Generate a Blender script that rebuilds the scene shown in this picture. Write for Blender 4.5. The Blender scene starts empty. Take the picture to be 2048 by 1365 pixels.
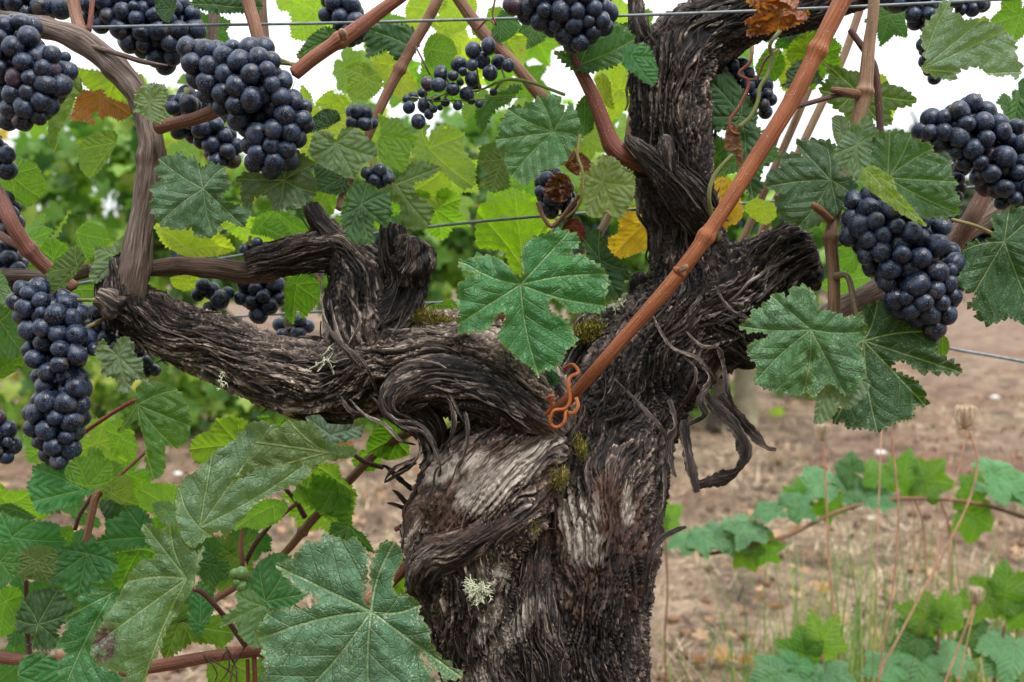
import bpy, math, random
import numpy as np
from mathutils import Vector, Matrix
from mathutils.geometry import delaunay_2d_cdt

# ------------------------------------------------------------------ camera, sky, light, exposure
scene = bpy.context.scene
COL = scene.collection
rnd = random.Random(7)
nrs = np.random.RandomState(7)
CAM_Z = 0.70
PITCH = math.radians(4.1)
FPX = 35.0 / 36.0 * 2048.0          # focal length in photograph pixels

cam_data = bpy.data.cameras.new('camera')
cam_data.lens = 35.0
cam_data.sensor_width = 36.0
cam_data.clip_start = 0.02
cam_data.clip_end = 900.0
cam_data.dof.use_dof = True
cam_data.dof.focus_distance = 0.62
cam_data.dof.aperture_fstop = 9.0
cam = bpy.data.objects.new('camera', cam_data)
COL.objects.link(cam)
cam.location = (0.0, 0.0, CAM_Z)
cam.rotation_euler = (math.radians(90.0) - PITCH, 0.0, 0.0)
scene.camera = cam

SUN_ELEV = math.radians(58.0)
SUN_AZ = math.radians(150.0)         # seen from above, clockwise from +Y: behind the camera, to the right
world = bpy.data.worlds.new('World')
scene.world = world
world.use_nodes = True
wn, wl = world.node_tree.nodes, world.node_tree.links
wn.clear()
w_out = wn.new('ShaderNodeOutputWorld')
w_sky = wn.new('ShaderNodeTexSky')
w_sky.sky_type = 'NISHITA'
w_sky.sun_disc = False
w_sky.sun_elevation = SUN_ELEV
w_sky.sun_rotation = SUN_AZ
w_bg = wn.new('ShaderNodeBackground')
w_bg.inputs['Strength'].default_value = 0.11
wl.new(w_sky.outputs[0], w_bg.inputs['Color'])
w_cl = wn.new('ShaderNodeBackground')          # bright cloud deck
w_cl.inputs['Color'].default_value = (0.93, 0.965, 1.0, 1)
w_cl.inputs['Strength'].default_value = 1.12
w_tc = wn.new('ShaderNodeTexCoord')
w_map = wn.new('ShaderNodeMapping')
w_map.inputs['Scale'].default_value = (1.0, 1.0, 2.2)
w_map.inputs['Location'].default_value = (0.55, 0.0, 0.1)
w_noise = wn.new('ShaderNodeTexNoise')
w_noise.inputs['Scale'].default_value = 3.2
w_noise.inputs['Detail'].default_value = 6.0
w_ramp = wn.new('ShaderNodeValToRGB')
w_ramp.color_ramp.elements[0].position = 0.30
w_ramp.color_ramp.elements[1].position = 0.42
w_mix = wn.new('ShaderNodeMixShader')
# an overcast sky is about three times as bright overhead as at the horizon
w_sep = wn.new('ShaderNodeSeparateXYZ'); wl.new(w_tc.outputs['Generated'], w_sep.inputs[0])
w_grad = wn.new('ShaderNodeMapRange'); wl.new(w_sep.outputs[2], w_grad.inputs['Value'])
w_grad.inputs['To Min'].default_value = 0.56; w_grad.inputs['To Max'].default_value = 1.70
wl.new(w_grad.outputs[0], w_cl.inputs['Strength'])
wl.new(w_tc.outputs['Generated'], w_map.inputs[0])
wl.new(w_map.outputs[0], w_noise.inputs['Vector'])
wl.new(w_noise.outputs['Fac'], w_ramp.inputs[0])
wl.new(w_ramp.outputs[0], w_mix.inputs[0])
wl.new(w_bg.outputs[0], w_mix.inputs[1])
wl.new(w_cl.outputs[0], w_mix.inputs[2])
wl.new(w_mix.outputs[0], w_out.inputs['Surface'])

sun_data = bpy.data.lights.new('sun', 'SUN')
sun_data.energy = 1.5
sun_data.angle = math.radians(12.0)
sun_data.color = (1.0, 0.97, 0.92)
sun = bpy.data.objects.new('sun', sun_data)
COL.objects.link(sun)
sdir = Vector((math.sin(SUN_AZ) * math.cos(SUN_ELEV), math.cos(SUN_AZ) * math.cos(SUN_ELEV), math.sin(SUN_ELEV)))
sun.location = (0, 0, 6)
sun.rotation_euler = sdir.to_track_quat('Z', 'Y').to_euler()

scene.view_settings.view_transform = 'Standard'
scene.view_settings.look = 'None'
scene.view_settings.exposure = 0.95
scene.view_settings.gamma = 1.0
scene.render.engine = 'CYCLES'
scene.cycles.use_denoising = True
scene.cycles.max_bounces = 8
scene.cycles.transparent_max_bounces = 6

# ------------------------------------------------------------------ helpers
_cp, _sp = math.cos(PITCH), math.sin(PITCH)
def P(px, py, d):
    """place in the world seen at photograph pixel (px, py), d metres in front of the camera"""
    x = (px - 1024.0) / FPX * d
    y = -(py - 682.5) / FPX * d
    return np.stack(np.broadcast_arrays(x, d * _cp + y * _sp, CAM_Z - d * _sp + y * _cp), -1)
def ground_at(px, py):
    """place on the ground seen at pixel (px, py)"""
    a = math.atan((py - 682.5) / FPX) + PITCH
    dep = CAM_Z / math.tan(a) 
    d = dep * _cp + CAM_Z * _sp
    p = P(px, py, d)
    p[2] = 0.0
    return p

_rs = np.random.RandomState(3)
_perm = _rs.permutation(4096)
_perm = np.concatenate([_perm, _perm])
_grad = _rs.normal(size=(4096, 3)); _grad /= np.linalg.norm(_grad, axis=1)[:, None]
def noise3(x, y, z):
    x, y, z = np.broadcast_arrays(x, y, z)
    xi = np.floor(x).astype(np.int64); yi = np.floor(y).astype(np.int64); zi = np.floor(z).astype(np.int64)
    xf, yf, zf = x - xi, y - yi, z - zi
    u = xf * xf * xf * (xf * (xf * 6 - 15) + 10); v = yf * yf * yf * (yf * (yf * 6 - 15) + 10); w = zf * zf * zf * (zf * (zf * 6 - 15) + 10)
    out = 0
    for dx in (0, 1):
        a = _perm[(xi + dx) & 4095]
        wx = u if dx else 1 - u
        for dy in (0, 1):
            b = _perm[(a + yi + dy) & 4095]
            wy = v if dy else 1 - v
            for dz in (0, 1):
                g = _grad[_perm[(b + zi + dz) & 4095]]
                wz = w if dz else 1 - w
                out = out + wx * wy * wz * (g[..., 0] * (xf - dx) + g[..., 1] * (yf - dy) + g[..., 2] * (zf - dz))
    return out * 1.6
def fbm(x, y, z, n=3):
    o, a = 0, 1.0
    for k in range(n):
        o = o + a * noise3(x * 2 ** k + 11 * k, y * 2 ** k + 5 * k, z * 2 ** k); a *= 0.5
    return o

def mesh_np(name, V, F, mat=None, smooth=True):
    """mesh from a vertex array and an array of quads or triangles"""
    me = bpy.data.meshes.new(name)
    V = np.asarray(V, dtype=np.float32); F = np.asarray(F, dtype=np.int32)
    k = F.shape[1]
    me.vertices.add(len(V)); me.vertices.foreach_set('co', V.ravel())
    me.loops.add(F.size); me.loops.foreach_set('vertex_index', F.ravel())
    me.polygons.add(len(F)); me.polygons.foreach_set('loop_start', np.arange(0, F.size, k, dtype=np.int32))
    me.polygons.foreach_set('use_smooth', np.full(len(F), smooth))
    me.update(calc_edges=True)
    if mat: me.materials.append(mat)
    return me
def attr(me, name, vals, dom='POINT'):
    a = me.attributes.new(name, 'FLOAT', dom); a.data.foreach_set('value', np.asarray(vals, dtype=np.float32).ravel())
def uvs(me, name, vals):
    u = me.uv_layers.new(name=name); u.data.foreach_set('uv', np.asarray(vals, dtype=np.float32).ravel())
def link(name, me, parent=None, color=None, kind=None, label=None, cat=None, group=None, loc=None):
    o = bpy.data.objects.new(name, me); COL.objects.link(o)
    if parent is not None: o.parent = parent
    if color is not None: o.color = color
    if loc is not None: o.location = loc
    tag(o, label, cat, group, kind)
    return o
def tag(o, label=None, cat=None, group=None, kind=None):
    if label: o['label'] = label
    if cat: o['category'] = cat
    if group: o['group'] = group
    if kind: o['kind'] = kind
    return o
def thing(name, loc, label, cat, group=None):
    o = bpy.data.objects.new(name, None); COL.objects.link(o)
    o.location = tuple(float(v) for v in loc); o.empty_display_size = 0.05
    ORIG[o.name] = np.array(loc, dtype=float)
    return tag(o, label, cat, group)
ORIG = {}
def rel(parent, V):
    return V - ORIG[parent.name] if parent is not None and parent.name in ORIG else V

def catmull(pts, n):
    """n samples along a Catmull-Rom curve through rows of pts (any number of columns), even in arc length"""
    pts = np.asarray(pts, dtype=float)
    if len(pts) == 2: pts = np.array([pts[0], (pts[0] + pts[1]) / 2, pts[1]])
    p = np.vstack([2 * pts[0] - pts[1], pts, 2 * pts[-1] - pts[-2]])
    out = []
    for i in range(1, len(p) - 2):
        t = np.linspace(0, 1, 24, endpoint=False)[:, None]
        a, b, c, d = p[i - 1], p[i], p[i + 1], p[i + 2]
        out.append(0.5 * (2 * b + (c - a) * t + (2 * a - 5 * b + 4 * c - d) * t ** 2 + (3 * b - a - 3 * c + d) * t ** 3))
    out = np.vstack(out + [p[-2][None]])
    L = np.concatenate([[0], np.cumsum(np.linalg.norm(np.diff(out[:, :3], axis=0), axis=1))])
    tt = np.linspace(0, L[-1], n)
    return np.stack([np.interp(tt, L, out[:, k]) for k in range(out.shape[1])], 1), tt
def frames(C):
    T = np.gradient(C, axis=0); T /= np.linalg.norm(T, axis=1)[:, None] + 1e-12
    view = np.array([0.05, -1.0, 0.12]); view = np.broadcast_to(view, T.shape)
    N = view - (view * T).sum(1)[:, None] * T
    nn = np.linalg.norm(N, axis=1)[:, None]
    N = np.where(nn < 0.15, np.array([1.0, 0.3, 0.2]) , N / (nn + 1e-9))
    N /= np.linalg.norm(N, axis=1)[:, None]
    B = np.cross(T, N); B /= np.linalg.norm(B, axis=1)[:, None]
    N = np.cross(B, T)
    return T, N, B
def grid_faces(ns, nt, close=True, off=0):
    i = np.arange(ns - 1)[:, None]; j = np.arange(nt if close else nt - 1)[None]
    a = i * nt + j; b = i * nt + (j + 1) % nt; c = (i + 1) * nt + (j + 1) % nt; d = (i + 1) * nt + j
    return np.stack(np.broadcast_arrays(a, b, c, d), -1).reshape(-1, 4) + off
def px3(pts):
    """rows (px, py, depth, radius_px) -> rows (x, y, z, radius_m)"""
    a = np.asarray(pts, dtype=float)
    return np.column_stack([P(a[:, 0], a[:, 1], a[:, 2]), a[:, 3] * a[:, 2] / FPX])

def tube_arrays(C, step=0.004, sides=12, nodes=(), nodeamp=0.35, wob=0.0, rough=0.0):
    """C rows (x,y,z,r). returns V, F, uv(per-corner)"""
    L = np.linalg.norm(np.diff(C[:, :3], axis=0), axis=1).sum()
    n = max(4, int(L / step))
    S, tt = catmull(C, n)
    T, N, B = frames(S[:, :3])
    r = np.maximum(S[:, 3], 0.00015)
    for q in nodes:
        r = r * (1 + nodeamp * np.exp(-((tt - q * L) / (r.mean() * 0.75)) ** 2))
    th = np.arange(sides) / sides * 2 * np.pi
    ctr = S[:, :3]
    if wob:
        sd = rnd.random() * 50
        ctr = ctr + N * (wob * noise3(tt * 25 + sd, 0.3, 1.0))[:, None] + B * (wob * noise3(tt * 25 + sd, 7.3, 1.0))[:, None]
    rr = r[:, None] * np.ones(sides)[None]
    if rough:
        sd = rnd.random() * 50
        rr = rr * (1 + rough * noise3(np.cos(th)[None] * 2.5 + sd, np.sin(th)[None] * 2.5, tt[:, None] * 60) + rough * .6 * noise3(np.cos(th)[None] * 6 + sd, np.sin(th)[None] * 6, tt[:, None] * 25))
    V = ctr[:, None] + rr[..., None] * (np.cos(th)[None, :, None] * N[:, None] + np.sin(th)[None, :, None] * B[:, None])
    V = V.reshape(-1, 3)
    F = grid_faces(n, sides)
    tl = tt / L if L > 0 else tt
    i = np.arange(n - 1)[:, None]; j = np.arange(sides)[None]
    u0 = np.broadcast_to(tt[:-1][:, None], (n - 1, sides)); u1 = np.broadcast_to(tt[1:][:, None], (n - 1, sides))
    v0 = np.broadcast_to(j / sides, (n - 1, sides)); v1 = v0 + 1.0 / sides
    R = float(np.mean(S[:, 3])) * 2 * np.pi
    uv = np.stack([np.stack([u0, v0 * R], -1), np.stack([u0, v1 * R], -1), np.stack([u1, v1 * R], -1), np.stack([u1, v0 * R], -1)], 2).reshape(-1, 2)
    # end caps as fans kept as degenerate-free quads
    nv = len(V)
    V = np.vstack([V, ctr[0] - T[0] * r[0] * 0.35, ctr[-1] + T[-1] * r[-1] * 0.35])
    caps = []
    for j0 in range(0, sides, 2):
        caps.append((nv, (j0 + 2) % sides, j0 + 1, j0))
        e = (n - 1) * sides
        caps.append((nv + 1, e + j0, e + j0 + 1, e + (j0 + 2) % sides))
    F = np.vstack([F, np.array(caps)])
    uv = np.vstack([uv, np.full((len(caps) * 4, 2), 0.001)])
    return V, F, uv
def tube(name, pts, mat, parent=None, color=(0.3, 0.15, 0.08, 1), metres=False, **kw):
    extra = {k: kw.pop(k) for k in ('label', 'cat', 'group', 'kind') if k in kw}
    C = np.asarray(pts, dtype=float) if metres else px3(pts)
    V, F, uv = tube_arrays(C, **kw)
    me = mesh_np(name, rel(parent, V), F, mat); uvs(me, 'UVMap', uv)
    return link(name, me, parent, color=color, **extra)
def multi(arrs):
    Vs, Fs, Us, o = [], [], [], 0
    for V, F, uv in arrs:
        Vs.append(V); Fs.append(F + o); Us.append(uv); o += len(V)
    return np.vstack(Vs), np.vstack(Fs), np.vstack(Us)

# ------------------------------------------------------------------ node shorthand
class NT:
    def __init__(s, name):
        s.m = bpy.data.materials.new(name); s.m.use_nodes = True
        s.n, s.l = s.m.node_tree.nodes, s.m.node_tree.links; s.n.clear()
        s.out = s.n.new('ShaderNodeOutputMaterial')
    def set(s, sock, v):
        if v is None: return
        if isinstance(v, bpy.types.NodeSocket): s.l.new(v, sock)
        elif isinstance(v, (tuple, list)) and len(v) == 3 and sock.type == 'RGBA': sock.default_value = (*v, 1)
        else: sock.default_value = v
    def math(s, op, a, b=None, c=None, clamp=False):
        n = s.n.new('ShaderNodeMath'); n.operation = op; n.use_clamp = clamp
        for i, v in enumerate((a, b, c)):
            if v is not None: s.set(n.inputs[i], v)
        return n.outputs[0]
    def mix(s, f, a, b, mode='MIX'):
        n = s.n.new('ShaderNodeMix'); n.data_type = 'RGBA'; n.blend_type = mode
        s.set(n.inputs[0], f); s.set(n.inputs[6], a); s.set(n.inputs[7], b)
        return n.outputs[2]
    def attr(s, name, kind='GEOMETRY'):
        n = s.n.new('ShaderNodeAttribute'); n.attribute_name = name; n.attribute_type = kind
        return n
    def noise(s, vec, scale, detail=3.0, rough=0.5, dist=0.0):
        n = s.n.new('ShaderNodeTexNoise'); s.set(n.inputs['Vector'], vec)
        n.inputs['Scale'].default_value = scale; n.inputs['Detail'].default_value = detail
        n.inputs['Roughness'].default_value = rough; n.inputs['Distortion'].default_value = dist
        return n.outputs['Fac']
    def voro(s, vec, scale, feature='F1', rand=1.0):
        n = s.n.new('ShaderNodeTexVoronoi'); n.feature = feature; s.set(n.inputs['Vector'], vec)
        n.inputs['Scale'].default_value = scale; n.inputs['Randomness'].default_value = rand
        return n
    def mapr(s, v, a, b, c=0.0, d=1.0, smooth=False):
        n = s.n.new('ShaderNodeMapRange'); n.clamp = True
        if smooth: n.interpolation_type = 'SMOOTHSTEP'
        s.set(n.inputs['Value'], v)
        n.inputs['From Min'].default_value = a; n.inputs['From Max'].default_value = b
        n.inputs['To Min'].default_value = c; n.inputs['To Max'].default_value = d
        return n.outputs[0]
    def vmath(s, op, a, b=None):
        n = s.n.new('ShaderNodeVectorMath'); n.operation = op
        s.set(n.inputs[0], a)
        if b is not None: s.set(n.inputs[1], b)
        return n.outputs[0]
    def bump(s, h, strength, dist):
        n = s.n.new('ShaderNodeBump'); n.inputs['Strength'].default_value = strength
        n.inputs['Distance'].default_value = dist; s.set(n.inputs['Height'], h)
        return n.outputs[0]
    def bsdf(s, col, rough=0.6, spec=0.4, normal=None):
        n = s.n.new('ShaderNodeBsdfPrincipled'); s.set(n.inputs['Base Color'], col)
        s.set(n.inputs['Roughness'], rough); s.set(n.inputs['Specular IOR Level'], spec)
        if normal is not None: s.set(n.inputs['Normal'], normal)
        return n
    def done(s, sh):
        s.l.new(sh, s.out.inputs['Surface']); return s.m
    def objinfo(s):
        return s.n.new('ShaderNodeObjectInfo')
    def coord(s, what='Object'):
        return s.n.new('ShaderNodeTexCoord').outputs[what]

# ------------------------------------------------------------------ materials
def mat_bark():
    t = NT('vine_bark')
    uv = t.attr('UVMap').outputs['Vector']
    mp = t.n.new('ShaderNodeMapping'); t.set(mp.inputs[0], uv); mp.inputs['Scale'].default_value = (90, 900, 1)
    st = t.noise(mp.outputs[0], 1.0, 5.0, 0.65, 1.2)
    mp2 = t.n.new('ShaderNodeMapping'); t.set(mp2.inputs[0], uv); mp2.inputs['Scale'].default_value = (260, 2300, 1)
    st2 = t.noise(mp2.outputs[0], 1.0, 3.0, 0.6, 0.6)
    big = t.noise(t.coord('Object'), 22.0, 4.0, 0.6)
    tone = t.attr('tone').outputs['Fac']; h = t.attr('hgt').outputs['Fac']
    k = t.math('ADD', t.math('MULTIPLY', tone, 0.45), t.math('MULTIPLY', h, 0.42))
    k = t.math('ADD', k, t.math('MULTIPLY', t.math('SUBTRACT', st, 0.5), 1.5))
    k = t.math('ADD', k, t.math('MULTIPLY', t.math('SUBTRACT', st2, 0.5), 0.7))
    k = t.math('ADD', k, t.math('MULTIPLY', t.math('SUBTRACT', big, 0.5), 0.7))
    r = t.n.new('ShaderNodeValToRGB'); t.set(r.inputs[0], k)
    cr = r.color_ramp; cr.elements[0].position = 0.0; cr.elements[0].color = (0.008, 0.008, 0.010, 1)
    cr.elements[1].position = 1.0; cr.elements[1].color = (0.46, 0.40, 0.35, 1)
    for p, c in ((0.25, (0.020, 0.017, 0.018, 1)), (0.5, (0.062, 0.049, 0.045, 1)), (0.75, (0.18, 0.145, 0.125, 1))):
        e = cr.elements.new(p); e.color = c
    col = r.outputs[0]
    oi = t.objinfo()
    col = t.mix(1.0, col, t.vmath('MULTIPLY', oi.outputs['Color'], (1.12, 1.12, 1.12)), 'MULTIPLY')
    pale = t.attr('pale').outputs['Fac']; red = t.attr('red').outputs['Fac']
    pn = t.noise(t.coord('Object'), 130.0, 3.0)
    redc = t.mix(t.mapr(st, 0.35, 0.65), (0.045, 0.024, 0.018), (0.20, 0.115, 0.088))
    col = t.mix(t.math('MULTIPLY', red, t.mapr(big, 0.35, 0.55)), col, redc)
    pm = t.math('MULTIPLY', pale, t.mapr(t.math('ADD', t.math('MULTIPLY', st, .7), t.math('MULTIPLY', pn, .3)), 0.37, 0.48))
    col = t.mix(pm, col, t.mix(t.mapr(st2, .3, .7), (0.28, 0.21, 0.175), (0.62, 0.55, 0.49)))
    hh = t.math('ADD', t.math('MULTIPLY', st, 0.7), t.math('MULTIPLY', st2, 0.35))
    b = t.bsdf(col, 0.78, 0.25, t.bump(hh, 1.0, 0.0030))
    return t.done(b.outputs[0])
def mat_cane():
    t = NT('cane_wood')
    oi = t.objinfo()
    uv = t.attr('UVMap').outputs['Vector']
    mp = t.n.new('ShaderNodeMapping'); t.set(mp.inputs[0], uv); mp.inputs['Scale'].default_value = (30, 750, 1)
    st = t.noise(mp.outputs[0], 1.0, 4.0, 0.6, 0.3)
    big = t.noise(t.coord('Object'), 40.0, 3.0)
    col = t.mix(t.mapr(st, 0.3, 0.7), t.mix(0.9, oi.outputs['Color'], (0.25, 0.2, 0.2), 'MULTIPLY'), oi.outputs['Color'])
    col = t.mix(t.mapr(big, 0.45, 0.7, 0, 0.55), col, t.mix(1.0, oi.outputs['Color'], (0.45, 0.32, 0.3), 'MULTIPLY'))
    mp2 = t.n.new('ShaderNodeMapping'); t.set(mp2.inputs[0], uv); mp2.inputs['Scale'].default_value = (500, 900, 1)
    v = t.voro(mp2.outputs[0], 1.0)
    sp = t.math('MULTIPLY', t.math('LESS_THAN', v.outputs['Distance'], 0.17), t.math('GREATER_THAN', t.noise(uv, 160.0, 2.0), 0.48))
    col = t.mix(t.math('MULTIPLY', sp, 0.75), col, (0.55, 0.47, 0.42))
    b = t.bsdf(col, 0.6, 0.3, t.bump(t.math('ADD', st, t.math('MULTIPLY', sp, 0.3)), 0.9, 0.0014))
    return t.done(b.outputs[0])
def mat_old():
    t = NT('weathered_wood')
    oi = t.objinfo()
    uv = t.attr('UVMap').outputs['Vector']
    mp = t.n.new('ShaderNodeMapping'); t.set(mp.inputs[0], uv); mp.inputs['Scale'].default_value = (40, 800, 1)
    st = t.noise(mp.outputs[0], 1.0, 6.0, 0.7, 0.8)
    big = t.noise(t.coord('Object'), 35.0, 4.0)
    r = t.n.new('ShaderNodeValToRGB'); t.set(r.inputs[0], t.math('ADD', t.math('MULTIPLY', st, .8), t.math('MULTIPLY', big, .2)))
    cr = r.color_ramp; cr.elements[0].position = 0.34; cr.elements[0].color = (0.02, 0.015, 0.013, 1)
    cr.elements[1].position = 0.68; cr.elements[1].color = (1, 0.95, 0.9, 1)
    e = cr.elements.new(0.5); e.color = (0.42, 0.35, 0.32, 1)
    col = t.mix(1.0, r.outputs[0], oi.outputs['Color'], 'MULTIPLY')
    b = t.bsdf(col, 0.75, 0.25, t.bump(st, 1.0, 0.0022))
    return t.done(b.outputs[0])
def mat_leaf():
    t = NT('vine_leaf_surface')
    oi = t.objinfo()
    geo = t.n.new('ShaderNodeNewGeometry')
    sep = t.n.new('ShaderNodeSeparateXYZ'); t.set(sep.inputs[0], t.attr('veins').outputs['Vector'])
    T, D = sep.outputs[0], sep.outputs[1]
    aD = t.math('ABSOLUTE', D)
    pos = t.attr('UVMap').outputs['Vector']
    dn = t.n.new('ShaderNodeTexNoise'); t.set(dn.inputs['Vector'], pos); dn.inputs['Scale'].default_value = 3.0
    wob = t.math('MULTIPLY', t.math('SUBTRACT', dn.outputs['Fac'], 0.5), 0.07)
    main = t.mapr(aD, 0.004, 0.014, 1.0, 0.0, True)
    side = t.math('MULTIPLY', t.math('GREATER_THAN', D, 0.0), 0.5)
    ph = t.math('ADD', t.math('DIVIDE', t.math('ADD', t.math('SUBTRACT', T, t.math('MULTIPLY', t.math('POWER', aD, 0.9), 0.8)), wob), 0.155), side)
    fr = t.math('ABSOLUTE', t.math('SUBTRACT', t.math('FRACT', ph), 0.5))
    sec = t.math('MULTIPLY', t.mapr(fr, 0.0, 0.055, 1.0, 0.0, True), t.mapr(aD, 0.02, 0.42, 0.8, 0.25))
    net = t.voro(t.vmath('ADD', pos, t.vmath('MULTIPLY', dn.outputs['Color'], (.12, .12, 0.))), 21.0, 'DISTANCE_TO_EDGE').outputs['Distance']
    netl = t.mapr(net, 0.0, 0.09, 1.0, 0.0, True)
    fine = t.voro(pos, 44.0, 'DISTANCE_TO_EDGE').outputs['Distance']
    finel = t.mapr(fine, 0.0, 0.12, 1.0, 0.0)
    base = oi.outputs['Color']
    off = t.vmath('ADD', pos, oi.outputs['Random'])
    mott = t.noise(off, 2.6, 4.0, 0.6)
    mo2 = t.noise(off, 14.0, 3.0, 0.6)
    col = t.mix(t.mapr(mott, 0.38, 0.66, 0.0, 0.6), base, t.mix(1.0, base, (1.4, 1.25, 0.6), 'MULTIPLY'))
    col = t.mix(t.mapr(mo2, 0.35, 0.7, 0.0, 0.4), col, t.mix(1.0, base, (0.6, 0.7, 0.75), 'MULTIPLY'))
    col = t.mix(t.math('MULTIPLY', netl, 0.32), col, t.mix(1.0, base, (1.7, 1.5, 1.2), 'MULTIPLY'))
    veinc = t.mix(0.6, t.mix(1.0, base, (1.7, 1.5, 1.3), 'MULTIPLY'), (0.34, 0.42, 0.23))
    vm = t.math('MAXIMUM', main, sec)
    col = t.mix(t.math('MULTIPLY', vm, 0.66), col, veinc)
    # margin tint, blemishes
    ed = t.attr('edge').outputs['Fac']
    col = t.mix(t.mapr(ed, 0.75, 1.0, 0.0, 0.45), col, (0.28, 0.25, 0.06))
    bl = t.math('MULTIPLY', t.mapr(t.noise(off, 7.0, 4.0, 0.7), 0.64, 0.70), t.math('MINIMUM', t.attr('blem').outputs['Fac'], 1.0))
    col = t.mix(t.math('MULTIPLY', bl, 0.85), col, (0.16, 0.045, 0.03))
    col = t.mix(t.math('MULTIPLY', t.mapr(t.attr('blem').outputs['Fac'], 1.2, 2.0), t.mapr(t.noise(off, 16.0, 3.0, 0.6), 0.36, 0.5)), col, (0.075, 0.022, 0.035))
    # dried spray residue and dust (how much: alpha of the object colour)
    al = oi.outputs['Alpha']
    v = t.voro(off, 60.0)
    sp = t.math('LESS_THAN', v.outputs['Distance'], 0.30)
    pm = t.mapr(t.noise(off, 5.0, 3.0, 0.6), 0.40, 0.62)
    scr = t.mapr(t.noise(off, 38.0, 3.0, 0.7, 1.5), 0.60, 0.66)
    sp = t.math('MAXIMUM', t.math('MULTIPLY', sp, 0.4), t.math('MULTIPLY', scr, 0.7))
    dust = t.math('MULTIPLY', t.math('MULTIPLY', sp, pm), t.math('MULTIPLY', al, 1.0))
    haze = t.math('MULTIPLY', t.mapr(t.noise(off, 2.0, 3.0, 0.6), 0.35, 0.7), t.math('MULTIPLY', al, 0.28))
    front = t.mix(haze, col, (0.20, 0.34, 0.25))
    front = t.mix(dust, front, (0.58, 0.62, 0.56))
    back = t.mix(0.25, t.mix(1.0, col, (1.25, 1.15, 0.9), 'MULTIPLY'), (0.20, 0.27, 0.13))
    side_c = t.mix(geo.outputs['Backfacing'], front, back)
    hgt = t.math('ADD', t.math('MULTIPLY', vm, -1.0), t.math('ADD', t.math('MULTIPLY', netl, -0.28), t.math('MULTIPLY', finel, -0.08)))
    hgt = t.math('ADD', hgt, t.math('MULTIPLY', mo2, 0.25))
    hgt = t.math('ADD', hgt, t.math('MULTIPLY', t.math('MULTIPLY', fr, 1.4), t.mapr(aD, 0.0, 0.06)))
    nm = t.bump(hgt, 0.8, 0.0022)
    rough = t.math('ADD', t.mapr(mo2, 0.3, 0.7, 0.32, 0.46), t.math('MULTIPLY', al, 0.12))
    b = t.bsdf(side_c, rough, 0.42, nm)
    tr = t.n.new('ShaderNodeBsdfTranslucent')
    trc = t.mix(1.0, col, (2.3, 2.5, 0.7), 'MULTIPLY')
    t.set(tr.inputs['Color'], trc); t.set(tr.inputs['Normal'], nm)
    ms = t.n.new('ShaderNodeMixShader')
    t.set(ms.inputs[0], t.attr('thin').outputs['Fac'])
    t.l.new(b.outputs[0], ms.inputs[1]); t.l.new(tr.outputs[0], ms.inputs[2])
    return t.done(ms.outputs[0])
def mat_grape():
    t = NT('grape_skin')
    oi = t.objinfo()
    oc = t.coord('Object')
    off = t.vmath('ADD', oc, t.vmath('MULTIPLY', oi.outputs['Location'], (91.0, 57.0, 73.0)))
    n1 = t.noise(off, 1.3, 4.0, 0.6)
    n2 = t.noise(off, 7.0, 4.0, 0.65)
    bloom = t.math('ADD', t.mapr(n1, 0.35, 0.65, 0.0, 0.80), t.math('MULTIPLY', t.math('SUBTRACT', n2, 0.5), 1.3), clamp=True)
    dark = t.mix(oi.outputs['Random'], (0.003, 0.004, 0.010), (0.006, 0.005, 0.010))
    blue = t.mix(oi.outputs['Random'], (0.013, 0.035, 0.092), (0.022, 0.045, 0.105))
    col = t.mix(bloom, dark, blue)
    col = t.mix(t.mapr(oi.outputs['Random'], 0.982, 0.985, 0.0, 0.5), col, (0.07, 0.022, 0.035))
    v = t.voro(off, 6.5)
    c1 = t.n.new('ShaderNodeSeparateColor'); t.set(c1.inputs[0], v.outputs['Color'])
    sp = t.math('MULTIPLY', t.math('LESS_THAN', v.outputs['Distance'], 0.22), t.math('GREATER_THAN', c1.outputs[0], 0.35))
    v2 = t.voro(off, 13.0)
    sp2 = t.math('MULTIPLY', t.math('LESS_THAN', v2.outputs['Distance'], 0.2), t.mapr(n1, 0.5, 0.6))
    col = t.mix(t.math('MULTIPLY', t.math('MAXIMUM', sp, sp2), 0.6), col, (0.36, 0.33, 0.31))
    rs = t.mapr(t.noise(off, 2.7, 5.0, 0.7), 0.66, 0.72, 0, 0.5)
    col = t.mix(rs, col, (0.10, 0.06, 0.05))
    sx = t.n.new('ShaderNodeSeparateXYZ'); t.set(sx.inputs[0], oc)
    col = t.mix(t.mapr(sx.outputs[2], -0.99, -0.975, 0.5, 0.0), col, (0.12, 0.085, 0.06))
    rough = t.mapr(bloom, 0.0, 1.0, 0.22, 0.46)
    b = t.bsdf(col, rough, 0.42, t.bump(n2, 0.12, 0.05))
    return t.done(b.outputs[0])
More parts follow.
